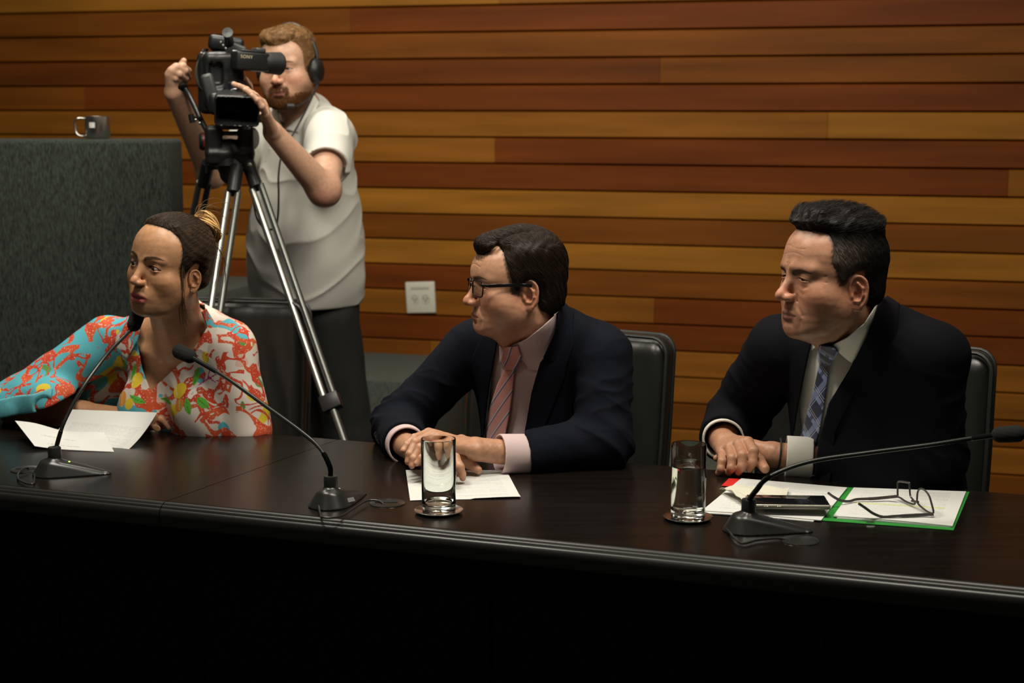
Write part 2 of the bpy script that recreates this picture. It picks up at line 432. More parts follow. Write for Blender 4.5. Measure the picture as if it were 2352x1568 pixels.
# small white frame table behind the cameraman's legs
wt = W(866, 905, .50)
m_wh = mat('white_lacquer', (.60, .60, .52), .4)
tb = thing('side_table', (wt[0], wt[1] + .2, 0), 'low white framed side table in front of the carpeted block', 'table')
zt = .50
pl = W(815, 888, zt); pr = W(893, 888, zt); dv = (pr - pl) / np.linalg.norm(pr - pl)
b = MB(); b.box((pl + pr) / 2 + np.array([-.12, .2, -.018]), (.24 + np.linalg.norm(pr - pl), .42, .036), None, .003, 2); b.go('tabletop', m_wh, tb)
for cx, cy in ((pr[0] - .02, pr[1] + .02), (pr[0] - .02, pr[1] + .38), (pl[0] - .2, pr[1] + .02), (pl[0] - .2, pr[1] + .38)):
    b = MB(); b.box((cx, cy, (zt - .036) / 2), (.04, .04, zt - .038), None, .002, 2); b.go('leg', m_wh, tb)

# ------------------------------------------------------------------ the long table (two joined lengths)
m_tab = mat('dark_brown_laminate', (.0065, .0048, .0036), .25, spec=.32, noise=((6, 60, 6), .3, 5), bump=((60, 60, 60), .03, .0005))
m_edge = mat('black_edge_moulding', (.016, .016, .014), .34)
m_mod = mat('black_panel', (.0014, .0015, .0012), .7, spec=.15)
edge = [(.010, .7497), (.006, .7492), (.0035, .7502), (-.001, .7500), (-.004, .7480), (-.0055, .7455), (-.0085, .7462), (-.0115, .7440), (-.0128, .7405), (-.0155, .7405), (-.0185, .7360), (-.0200, .728), (-.0195, .718), (-.0165, .708), (-.010, .701), (0, .698), (.02, .697)]
def table_len(s0, s1, label, st0=0, st1=0):
    o = T((s0 + s1) / 2, .32, 0); t = thing('conference_table', o, label, 'table', None)
    b = MB(); D = .645
    V = []
    for z in (.7500, .715):
        for s, tt in ((s0, .008), (s1, .008), (s1 + st1, D), (s0 + st0, D)): V.append(T(s, tt, z))
    b.add(V, [(0, 1, 2, 3), (7, 6, 5, 4), (0, 4, 5, 1), (1, 5, 6, 2), (2, 6, 7, 3), (3, 7, 4, 0)]); top = b.go('tabletop', m_tab, t, smooth=False)
    V, F = [], []
    for s in (s0, s1):
        for a, z in edge: V.append(T(s, a, z))
    n = len(edge)
    F = [(i + 1, i, n + i, n + i + 1) for i in range(n - 1)] + [tuple(range(n)), tuple(range(n, 2 * n))[::-1]]
    link('edge_moulding', V, F, m_edge, t, sharp=60)
    b = MB(); b.box(T((s0 + s1) / 2, .125, .375), (s1 - s0 - .02, .014, .66), rz(TANG)); b.go('light_block_panel', m_mod, t)  # added backing, blocks light that would show through the front panel gaps
    s = s0 + .02
    while s < s1 - .05:
        e = min(s + .62, s1 - .02)
        b = MB(); b.box(T((s + e) / 2, .10, .375), (e - s - .006, .018, .66), rz(TANG), .002, 1); b.go('front_panel', m_mod, t); s = e
    for s in (s0 + .05, s1 - .05):
        b = MB(); b.box(T(s, .34, .355), (.03, .44, .71), rz(TANG), .002, 1); b.go('side_panel', m_mod, t)
    return t
table_len(-2.3, -.7185, 'left length of the dark brown conference table where the woman sits', 0, .048)
table_len(-.7165, 1.75, 'long dark brown conference table where the two suited men sit', .048, 0)

# cable outlets let into the table
m_gr = mat('black_glossy_plastic', (.02, .021, .019), .22)
def grommet(px, py, r, label, opened):
    c = W(px, py, .7505); t = thing('cable_outlet', c, label, 'cable outlet')
    b = MB(); b.lathe([(r, 0), (r * .98, .0012), (r * .80, .0022), (.001, .0028 if not opened else .0024)], c, None, 40); b.go('cap', m_gr, t)
    if opened:
        b = MB(); b.prism([(r * .62 * math.cos(g), r * .55 * math.sin(g)) for g in [math.pi * i / 20 * 1.0 - .2 for i in range(21)]], .0006, rz(R(10)), c + np.array([-.002, -.006, .0026]))
        b.go('cable_slot', mat('slot_black', (.002, .002, .002), .8), t)
grommet(890, 1155, .035, 'black oval cable outlet beside the glass of the man in the middle', True)
grommet(62, 1078, .034, 'black cable outlet in the table beside the leftmost microphone', True)
grommet(1838, 1241, .034, 'domed black cable outlet beside the rightmost microphone', False)

# ------------------------------------------------------------------ chairs
m_lea = mat('black_leather', (.013, .014, .012), .34, spec=.55, bump=((160, 160, 160), .25, .0012))
m_lea2 = mat('black_leather_side', (.016, .017, .015), .42, spec=.5, bump=((160, 160, 160), .2, .001))
m_chr = mat('dark_metal', (.05, .05, .05), .35, .9)
def chair(corner, yaw, label, tall=.985, seed=1, wdt=.26, m_lea=m_lea, m_lea2=m_lea2):
    M = rz(yaw); O = np.asarray(corner) - M @ np.array([wdt, -.05, 0]); O[2] = 0
    t = thing('office_chair', O, label, 'chair', None)
    f0 = Fr(O, M)
    def back(p):
        l = f0.loc(p); lean = (l[2] - f32(.7)) * f32(.14)
        y = l[1] - lean - np.square(l[0]) * f32(-.45) - f32(.012)
        w_ = 1 - sst(.2, 1.0, .98 - l[2]) * .12
        q = [l[0] / w_, y, l[2]]
        d = rbox(q, (0, 0, (tall + .42) / 2), (wdt, .047, (tall - .42) / 2), .042)
        cr = sst(.12, .0, np.abs(np.abs(l[0]) - .16 - .03 * np.sin(l[2] * 9 + seed))) * sst(.99, .8, l[2])
        return d + cr * np.sin((l[0] + .25 * l[2]) * 95 + seed) * .0016 + .0012 * wob([l[0] * 1.0, l[1], l[2] * .35], 55, seed)
    lo = O + np.array([-.42, -.42, .38]); hi = O + np.array([.42, .42, 1.06])
    V, F = sculpt(back, lo, hi, .007); bo = link('backrest', V, F, m_lea, t, sharp=0)
    for yy in (-.041, .020):
        pts = []
        for i in range(121):
            a = i / 120
            rc = .040; H_ = tall - rc - .46; A_ = math.pi / 2 * rc; W_ = 2 * (wdt - rc); u_ = a * (2 * H_ + 2 * A_ + W_)
            if u_ < H_: x, z = -wdt, .46 + u_
            elif u_ < H_ + A_: g_ = (u_ - H_) / rc; x, z = -wdt + rc - rc * math.cos(g_), tall - rc + rc * math.sin(g_)
            elif u_ < H_ + A_ + W_: x, z = -wdt + rc + (u_ - H_ - A_), tall
            elif u_ < H_ + 2 * A_ + W_: g_ = (u_ - H_ - A_ - W_) / rc; x, z = wdt - rc + rc * math.sin(g_), tall - rc + rc * math.cos(g_)
            else: x, z = wdt, tall - rc - (u_ - H_ - 2 * A_ - W_)
            w_ = 1 - float(sst(.2, 1.0, np.array(.98 - z))) * .12
            y = yy + (z - .7) * .14 - .45 * x * x + .012
            rr = .0055
            pts.append(f0.w((x * w_ * 1.001, y, z)))
        b = MB(); b.tube(pts, .0045, 6); b.go('piping', m_lea2, bo)
    def seat(p):
        l = f0.loc(p); return rbox(l, (0, -.30, .44), (.25, .25, .05), .045) + .001 * wob(l, 40, seed)
    V, F = sculpt(seat, O + np.array([-.55, -.7, .36]), O + np.array([.55, .3, .52]), .014, 0); link('seat', V, F, m_lea, t, sharp=0)
    b = MB(); b.tube([f0.w((0, -.26, .06)), f0.w((0, -.26, .39))], .028, 14); b.tube([f0.w((0, -.1, .40)), f0.w((0, -.02, .46)), f0.w((0, .02, .60))], .02, 8); b.go('post', m_chr, t)
    for i in range(5):
        g = i * 2 * math.pi / 5 + .3; b = MB()
        a = f0.w((0, -.26, .09)); e = f0.w((.29 * math.cos(g), -.26 + .29 * math.sin(g), .065)); b.tube([a, e], [.022, .013], 8)
        lg = b.go('leg', m_chr, t); b = MB(); b.lathe([(.001, -.011), (.024, -.011), (.026, 0), (.024, .011), (.001, .011)], e - np.array([0, 0, .039]), rz(g) @ rx(R(90)), 18); b.go('caster', m_lea2, lg)
chair(P(690, 709, 4.10), R(-8), 'black leather chair behind the woman in the floral shirt', 1.0, 2, .215)
chair(P(1524, 790, 3.72), TANG - R(3), 'black leather chair of the middle man with the pink tie', .965, 5)
chair(P(2276, 808, 3.42), TANG - R(3), 'black leather chair at the right behind the man with the blue tie', .975, 8)
# ------------------------------------------------------------------ things on the table
m_gl = mat('clear_glass', (.97, 1, .97), .0, trans=1, ior=1.48); m_wa = mat('water', (1, 1, 1), 0, trans=1, ior=1.33)
m_cs = mat('polished_steel', (.78, .77, .72), .20, 1.0)
def glass(px, py, rpx, hh, water, lab, clab):
    c = W(px, py, .7505); r = rpx
    t = tag(MB().lathe([(.001, 0), (.030, 0), (.040, .0015), (.0455, .0045), (.0460, .0055), (.0450, .0058), (.040, .0035), (.031, .0018), (.001, .0018)], c, None, 64).go('coaster', m_cs, org=c), clab, 'coaster')
    z = c[2] + .0020; o = np.array([c[0], c[1], z]); t = thing('drinking_glass', o, lab, 'glass')
    b = MB(); ri = r - .0016
    b.lathe([(.0005, 0), (r - .004, 0), (r - .0015, .0015), (r - .0008, .005), (r, hh - .002), (r - .0006, hh), (r - .0013, hh), (ri, hh - .002), (ri - .001, .024), (ri - .004, .0165), (ri - .010, .0145), (.0005, .0140)], o, None, 72); b.go('tumbler', m_gl, t)
    if water:
        rw = ri + .0003
        b = MB(); b.lathe([(.0005, .0138), (ri - .0097, .0143), (ri - .0037, .0163), (ri - .0007, .024), (rw - .0003, water - .0012), (rw, water), (rw - .002, water - .0010), (.0005, water - .0012)], o, None, 72)
        tag(b.go('water', m_wa, t))
glass(1008, 1176, .0328, .140, 0, 'empty straight glass in front of the hands of the middle man', 'round steel coaster under the empty glass')
glass(1580, 1191, .0325, .140, .098, 'straight glass of water left of the green folder', 'round steel coaster under the glass of water')

def paper_mat(name, nl, lo, hi, dens=.5, col=(.64, .64, .61), yellow=None, vlo=.08, vhi=.93):
    m = bpy.data.materials.new(name); m.use_nodes = True; nt = m.node_tree; b = nt.nodes['Principled BSDF']
    b.inputs['Roughness'].default_value = .75; L = nt.links.new; N = nt.nodes.new
    def MA(op, a, bb=None, c=None):
        n = N('ShaderNodeMath'); n.operation = op
        for i, v in enumerate((a, bb, c)):
            if v is None: continue
            if isinstance(v, (int, float)): n.inputs[i].default_value = v
            else: L(v, n.inputs[i])
        return n.outputs[0]
    at = N('ShaderNodeAttribute'); at.attribute_name = 'uvp'; sx = N('ShaderNodeSeparateXYZ'); L(at.outputs['Vector'], sx.inputs[0])
    u, v = sx.outputs[0], sx.outputs[1]
    row = MA('FLOOR', MA('MULTIPLY', v, nl)); fr = MA('FRACT', MA('MULTIPLY', v, nl))
    line = MA('MULTIPLY', MA('GREATER_THAN', fr, .38), MA('LESS_THAN', fr, .74))
    cx = N('ShaderNodeCombineXYZ'); L(MA('MULTIPLY', u, 150), cx.inputs[0]); L(MA('MULTIPLY', row, 7.31), cx.inputs[1])
    nz = N('ShaderNodeTexNoise'); nz.inputs['Scale'].default_value = 1; nz.inputs['Detail'].default_value = 1; L(cx.outputs[0], nz.inputs['Vector'])
    word = MA('GREATER_THAN', nz.outputs[0], .47)
    wn = N('ShaderNodeTexWhiteNoise'); wn.noise_dimensions = '1D'; L(row, wn.inputs['W'])
    on = MA('LESS_THAN', wn.outputs[0], dens)
    ins = MA('MULTIPLY', MA('MULTIPLY', MA('GREATER_THAN', u, lo), MA('LESS_THAN', u, hi)), MA('MULTIPLY', MA('GREATER_THAN', v, vlo), MA('LESS_THAN', v, vhi)))
    f = MA('MULTIPLY', MA('MULTIPLY', MA('MULTIPLY', line, word), ins), on); f = MA('MULTIPLY', f, .42)
    mx = N('ShaderNodeMix'); mx.data_type = 'RGBA'; L(f, mx.inputs[0]); mx.inputs[6].default_value = (*col, 1); mx.inputs[7].default_value = (.12, .12, .13, 1)
    out = mx.outputs[2]
    if yellow:
        y = MA('MULTIPLY', MA('MULTIPLY', MA('GREATER_THAN', v, yellow[0]), MA('LESS_THAN', v, yellow[1])), ins)
        m2 = N('ShaderNodeMix'); m2.data_type = 'RGBA'; m2.blend_type = 'MULTIPLY'; L(y, m2.inputs[0]); L(out, m2.inputs[6]); m2.inputs[7].default_value = (.95, 1, .45, 1); out = m2.outputs[2]
    L(out, b.inputs['Base Color']); return m
def sheet(name, c4, m, parent=None, bulge=None, th=.0004, nu=24, nv=24, label=None, cat=None, curl=None, org=None):
    """c4: corners near-left, near-right, far-right, far-left; u runs to the right, v runs away"""
    c4 = [np.asarray(c, dtype=float) for c in c4]; V, U = [], []
    for k in (0, 1):
        for j in range(nv + 1):
            for i in range(nu + 1):
                u, v = i / nu, j / nv
                q = (c4[0] * (1 - u) + c4[1] * u) * (1 - v) + (c4[3] * (1 - u) + c4[2] * u) * v
                if bulge: q = q + np.array([0, 0, bulge(u, v)])
                V.append(q - np.array([0, 0, k * th])); U.append((u, v, 0))
    n = (nu + 1) * (nv + 1); F = []
    for j in range(nv):
        for i in range(nu):
            a = j * (nu + 1) + i; F.append((a, a + 1, a + nu + 2, a + nu + 1)); F.append((n + a, n + a + nu + 1, n + a + nu + 2, n + a + 1))
    for i in range(nu):
        F.append((i, n + i, n + i + 1, i + 1)); a = nv * (nu + 1) + i; F.append((a, a + 1, n + a + 1, n + a))
    for j in range(nv):
        a = j * (nu + 1); F.append((a, a + nu + 1, n + a + nu + 1, n + a)); a += nu; F.append((a, n + a, n + a + nu + 1, a + nu + 1))
    o = link(name, V, F, m, parent, attrs={'uvp': U}, org=org)
    return tag(o, label, cat)
# sheet under the middle man's hands
tag(sheet('paper_sheet', [W(942, 1149, .7512), W(1196, 1142, .7512), W(1163, 1080, .7512), W(932, 1079, .7512)],
      paper_mat('printed_paper', 44, .12, .9, .55), bulge=lambda u, v: .0015 * max(0, .12 - v) / .12 * (u > .55) + .0006 * math.sin(u * 9)),
    'white printed sheet lying under the hands of the middle man', 'paper')
# the woman's papers: one propped up on her forearm, one curling on the table
pm = paper_mat('printed_paper_top', 44, .1, .92, .9, vlo=.02, vhi=.66)
def pb(u, v): return .016 * v * v * 0 - .012 * math.sin(v * math.pi) * .6 + .004 * math.sin(u * 5) * (1 - v)
tag(sheet('paper_sheet', [W(112, 1006, .7535), W(292, 1031, .752), W(361, 947, .804), W(166, 940, .808)], pm, bulge=pb),
    'white printed sheet propped up on the forearm of the woman', 'paper')
def pc(u, v): return .014 * (1 - u) ** 3 + .010 * v * v
tag(sheet('paper_sheet', [W(80, 1030, .7515), W(262, 1037, .7515), W(240, 1012, .7525), W(36, 1001, .753)],
      paper_mat('printed_paper_low', 9, .2, .6, .3), bulge=lambda u, v: .030 * v * (1 - .5 * u) + .004 * math.sin(u * 8) * v + .006 * (1 - u) ** 4),
    'white sheet with a curled edge lying behind the leftmost microphone', 'paper')
# green folder with its papers
gr = thing('document_folder', W(1900, 1150, .7505), 'open green card folder full of papers in front of the right man', 'folder')
m_gn = mat('green_card', (.022, .24, .032), .55); z = .7512
sheet('cover', [W(1612, 1177, z), W(1893, 1195, z), W(1951, 1119, z), W(1693, 1100, z)], m_gn, gr, th=.0007, nu=6, nv=6)
sheet('cover', [W(1893, 1195, z), W(2190, 1217, z), W(2227, 1129, z), W(1951, 1119, z)], m_gn, gr, th=.0007, nu=6, nv=6)
k = .0
for i, (a, bq, c, d, zz) in enumerate([((1606, 1177), (1868, 1196), (1938, 1122), (1700, 1100), .7525), ((1614, 1172), (1886, 1193), (1946, 1119), (1703, 1098), .7545)]):
    tag(sheet('paper_sheet', [W(*a, zz), W(*bq, zz), W(*c, zz), W(*d, zz)], paper_mat('printed_left_page', 48, .1, .9, .6), th=.0018, bulge=lambda u, v: .001 * math.sin(u * 4) * (1 - v)),
        ['lower white page sticking out under the phone in the green folder', 'white printed page under the phone in the green folder'][i], 'paper')
for i, (a, bq, c, d, zz) in enumerate([((1922, 1189), (2183, 1209), (2216, 1131), (1966, 1121), .7528), ((1914, 1184), (2188, 1206), (2219, 1128), (1961, 1119), .7555)]):
    tag(sheet('paper_sheet', [W(*a, zz), W(*bq, zz), W(*c, zz), W(*d, zz)], paper_mat('printed_right_page', 50, .1, .88, .6, yellow=(.44, .475)), th=.0022, bulge=lambda u, v: .0012 * math.sin(u * 4) * (1 - v)),
        ['lower white page of the stack under the spectacles', 'white printed page with a yellow highlighted line under the spectacles'][i], 'paper')
tag(sheet('sticky_tab', [W(1657, 1115, .7515), W(1684, 1117, .7515), W(1701, 1099, .7515), W(1674, 1098, .7515)], mat('red_card', (.62, .02, .012), .5), nu=4, nv=4),
    'small red paper tab sticking out of the green folder', 'paper tab')
b = MB(); c = W(2003, 1198, .7535); b.tube([c + np.array([-.012, .004, 0]), c + np.array([-.01, -.003, .001]), c + np.array([.004, -.004, .001]), c + np.array([.004, .008, .001])], .0006, 6)
b.box(c + np.array([-.004, -.003, 0]), (.014, .003, .0008)); b.go('metal_fastener', m_cs, gr)
# tissue
def ncr(u, v): return .003 + .010 * abs(math.sin(u * 7 + v * 3)) * (.4 + .6 * (1 - u)) + .004 * math.sin(v * 9 + u * 4) ** 2
tag(sheet('paper_napkin', [W(1712, 1164, .7575), W(1800, 1168, .7575), W(1812, 1126, .7575), W(1652, 1128, .7575)], mat('napkin_paper', (.60, .58, .47), .85), bulge=ncr, th=.0012, nu=30, nv=20),
    'crumpled white napkin under the phone', 'napkin')
# phone
ph = (W(1722, 1160, .770) + W(1893, 1160, .770)) / 2 + np.array([.004, .018, 0]); pd = W(1893, 1166, .768) - W(1725, 1164, .768); pa = math.atan2(pd[1], pd[0]); ph[2] = .7665
t = thing('smartphone', ph, 'black phone in a clear case lying on the left page of the folder', 'phone'); PM = rz(pa)
MB().box(ph + np.array([0, 0, .0045]), (.152, .074, .0095), PM, .004, 4).go('case', mat('clear_grey_case', (.22, .21, .16), .12, spec=.8), t)
MB().box(ph + np.array([0, 0, .0097]), (.146, .068, .0012), PM, .0005, 2).go('screen', mat('black_screen', (.006, .006, .007), .05), t)
b = MB()
for x_ in (-.042, -.018): b.box(ph + PM @ np.array([x_, -.0372, .005]), (.012, .001, .0025), PM, .0004, 1)
b.go('button', mat('case_button', (.4, .38, .30), .2, .8), t)
# spectacles left on the papers
H1, H2 = W(2061, 1139, .764), W(2144, 1182, .760); g0 = (H1 + H2) / 2; g0[2] = .7575
t = thing('spectacles', g0, 'grey framed spectacles resting open on the right page', 'spectacles')
m_fr = mat('smoky_grey_acetate', (.045, .042, .038), .25); m_ln = mat('lens_glass', (.97, .98, .97), 0, trans=1, ior=1.02, spec=.4)
nH = np.cross(H2 - H1, [0, 0, 1.0]); nH /= np.linalg.norm(nH)
def onp(px, py): r = ray(px, py); return CO + r * (((H1 - CO) @ nH) / (r @ nH))
def cz(c): return (1860 + c[0] / 4.78, 1060 + c[1] / 4.78)
L1 = [(965, 232), (985, 215), (1075, 228), (1095, 245), (1103, 370), (1152, 440), (1140, 466), (1060, 440), (1000, 400), (966, 372)]
L2 = [(1176, 430), (1182, 345), (1200, 305), (1225, 296), (1268, 318), (1310, 375), (1335, 455), (1357, 560), (1300, 552), (1225, 498), (1190, 462)]
b = MB()
for Lp in (L1, L2):
    q = [onp(*cz(c)) for c in Lp]; b.tube(spline(q + [q[0]], 4), .0019, 8)
b.tube([onp(*cz((1120, 430))), onp(*cz((1165, 440))), onp(*cz((1190, 440)))], .0022, 8); b.go('frame', m_fr, t)
for Lp in (L1, L2):
    q = [onp(*cz(c)) for c in Lp]; n = len(q)
    link('lens', [p_ + nH * .0004 for p_ in q] + [p_ - nH * .0004 for p_ in q], [tuple(range(n)), tuple(range(n, 2 * n))[::-1]] + [(i, (i + 1) % n, n + (i + 1) % n, n + i) for i in range(n)], m_ln, t, smooth=False)
for pts in ([(960, 380, .768), (860, 390, .764), (700, 405, .762), (520, 412, .761), (430, 435, .760), (340, 425, .764), (260, 385, .772), (205, 345, .782)],
            [(1360, 575, .762), (1250, 582, .760), (1050, 592, .760), (920, 598, .760), (800, 605, .759), (700, 570, .766), (620, 515, .775), (538, 460, .786)]):
    b = MB(); b.tube(spline([W(*cz(q[:2]), q[2]) for q in pts], 5), [.0031] * 12 + [.0026] * 24, 8); b.go('temple', m_fr, t)

# ------------------------------------------------------------------ gooseneck microphones
m_mb = mat('black_satin_plastic', (.018, .019, .017), .30); m_nk = mat('black_metal_tube', (.025, .027, .024), .28, .3)
m_fo = mat('black_foam', (.007, .007, .0065), .95, bump=((900, 900, 900), .8, .001))
def microphone(name_lab, bpx, ang, neck, capa, capb, led, scale=.91, collar=None, cr=.0165):
    c = W(*bpx, .7505); t = thing('gooseneck_microphone', c, name_lab, 'microphone'); fb = Fr(c, rz(ang), scale)
    def base(p):
        l = fb.loc(p)
        t_ = np.clip((l[0] + f32(.038)) / f32(.118), 0, 1); dx = l[0] + f32(.038) - t_ * f32(.118)
        dxy = np.sqrt(dx * dx + l[1] * l[1]) - (f32(.046) - f32(.030) * t_ ** 1.3) + np.maximum(l[2], 0) * f32(.62)
        h_ = f32(.037) - f32(.030) * t_ ** 1.15; d = si(dxy * .85, l[2] - h_ + np.abs(l[1]) * f32(.10), .008)
        d = su(d, cone(l, (-.032, 0, .022), (-.032, 0, .042), .016, .0125), .012)
        return si(d, -l[2], .002)
    V, F = sculpt(base, c + np.array([-.13, -.13, -.006]), c + np.array([.13, .13, .06]), .0022)
    ba = link('base', V, F, m_mb, t, sharp=50)
    top = fb.w((-.032, 0, .048)); b = MB()
    b.lathe([(.001, -.012), (.0135, -.012), (.0135, .012), (.0125, .014), (.001, .014)], top, None, 24); b.go('collar', m_mb, t)
    pts = spline([top + np.array([0, 0, .012])] + neck, 14); b = MB(); n = len(pts)
    fine, rr = [], []                  # ribbed at both flexible ends, smooth between
    for i in range(n - 1):
        a = i / n; k_ = 10 if (a < .28 or a > .86) else 1
        for q in range(k_): fine.append(pts[i] * (1 - q / k_) + pts[i + 1] * q / k_); rr.append(.0040 if k_ == 1 else (.0050 if q % 2 else .0039))
    fine.append(pts[-1]); rr.append(.004); b.tube(fine, rr, 12); nk = b.go('gooseneck', m_nk, t)
    d = capb - capa; L_ = np.linalg.norm(d); fc = [capa, capb]
    def foam(p): return cone(p, capa + d * .3, capb - d * .28, cr * .93, cr) + .0004 * wob(p, 900, 2)
    V, F = sculpt(foam, np.minimum(capa, capb) - .03, np.maximum(capa, capb) + .03, .0022); link('foam_windshield', V, F, m_fo, t, sharp=0)
    if led:
        lp = fb.w((.0, .0, .0285)); b = MB(); b.lathe([(.0001, .0012), (.0015, .001), (.0022, 0), (.0022, -.004)], lp, None, 12)
        b.go('indicator_light', mat('green_led', (.1, .9, .1), .3, emit=((.25, 1, .05), 6)) if led == 2 else mat('pale_led', (.8, .8, .75), .2), t)
    return t, fb
def cable(pts, parent, r=.0021):
    b = MB(); b.tube(spline(pts, 10), r, 8); b.go('cable', m_mb, parent)
ma, mb_ = P(304, 758, 3.52), P(318, 716, 3.56)
t1, f1 = microphone('black gooseneck microphone with green light, leftmost, in front of the papers', (160, 1088), R(4),
    [P(128, 1030, 3.30), P(148, 968, 3.31), P(190, 890, 3.35), P(245, 815, 3.42), P(290, 768, 3.49), ma + (mb_ - ma) * .2], ma, mb_, 2)
cable([f1.w((-.078, 0, .006)), W(75, 1111, .754), W(44, 1102, .754), W(42, 1085, .756), W(60, 1074, .758), W(68, 1078, .752)], t1)
ma, mb_ = P(452, 826, 3.42), P(398, 800, 3.48)
t2, f2 = microphone('black gooseneck microphone standing between the woman and the middle man', (780, 1152), R(62),
    [P(757, 1070, 3.02), P(735, 1030, 3.06), P(690, 990, 3.12), P(600, 925, 3.24), P(520, 868, 3.34), ma + (mb_ - ma) * .2], ma, mb_, 1)
cable([f2.w((-.078, 0, .008)), W(736, 1180, .754), W(742, 1188, .757), W(780, 1186, .757), W(815, 1165, .757), W(842, 1150, .757), W(868, 1150, .757), W(882, 1158, .752)], t2)
b = MB(); cl = f2.w((-.02, -.0365, .012)); b.box(cl, (.028, .001, .009), rz(R(62 - 18)) @ rx(R(-38)), .0003, 1); b.go('label_strip', mat('grey_sticker', (.14, .14, .13), .5), t2)
ma, mb_ = P(2268, 1000, 2.86), P(2362, 994, 2.84)
t3, f3 = microphone('black gooseneck microphone at the right leaning across the green folder', (1756, 1218), R(-4),
    [P(1735, 1128, 2.80), P(1770, 1093, 2.80), P(1860, 1060, 2.82), P(1990, 1040, 2.83), P(2130, 1022, 2.84), P(2220, 1008, 2.85), ma + (mb_ - ma) * .15], ma, mb_, 0, cr=.0155)
cable([f3.w((-.078, -.004, .006)), W(1700, 1246, .754), W(1740, 1240, .754), W(1785, 1236, .754), W(1815, 1240, .752)], t3)
# ------------------------------------------------------------------ people: heads, hands, clothes
m_skin = mat('skin', attr='Col', rough=.40, spec=.5, sss=.12, noise=((95, 95, 95), .11, 6), bump=((520, 520, 520), .30, .0009))
m_hair = mat('hair', attr='Col', rough=.55, spec=.25)
def eye_mat():
    m = bpy.data.materials.new('eyeball'); m.use_nodes = True; nt = m.node_tree; b = nt.nodes['Principled BSDF']
    b.inputs['Roughness'].default_value = .08; a = nt.nodes.new('ShaderNodeAttribute'); a.attribute_name = 'ga'
    r = nt.nodes.new('ShaderNodeValToRGB'); c = r.color_ramp; nt.links.new(a.outputs['Fac'], r.inputs[0]); nt.links.new(r.outputs[0], b.inputs['Base Color'])
    st = [(0, (.004, .003, .002)), (.155, (.004, .003, .002)), (.175, (.045, .022, .010)), (.42, (.035, .018, .009)), (.47, (.012, .008, .006)), (.52, (.40, .36, .33)), (1, (.40, .30, .27))]
    c.elements[0].position = 0; c.elements[1].position = 1
    for p_, q in st[1:-1]: c.elements.new(p_)
    for e, (p_, q) in zip(c.elements, st): e.position = p_; e.color = (*q, 1)
    return m
m_eye = eye_mat()

DEF = dict(jaw=1.0, nose=1.0, nz=0.0, chin=1.0, brow=1.0, old=0.0, lips=1.0, eye=1.0, cr=1.0, open=0.0, face=1.0, crz=.080, crb=.092, cheek=1.0, jowl=0.0, lid=0.0, es=1.0, ez=0.0, lf=1.0, nw=1.0, fu=1.0, mw=1.0, fr=0.0)
def grv(d, p, pts, w, A):        # a soft furrow (A>0) or ridge (A<0) along a line
    q = chain(p, pts, [0] * len(pts), 0); return d + f32(A) * np.exp(-(q / f32(w)) ** 2)
def skull(l, o):
    d = elli(l, (0, .010, .036), (.0745 * o['cr'], o['crb'], o['crz']))
    return su(d, elli(l, (0, -.038, .030), (.062, .052, .062)), .03)
EARP = [(-.012, .002), (-.011, .016), (-.003, .028), (.009, .029), (.018, .018), (.0185, .002), (.013, -.013), (.005, -.024)]
EARP = [tuple(v) for v in spline([np.array(v + (0,)) for v in EARP], 3)]; EARP = [v[:2] for v in EARP]
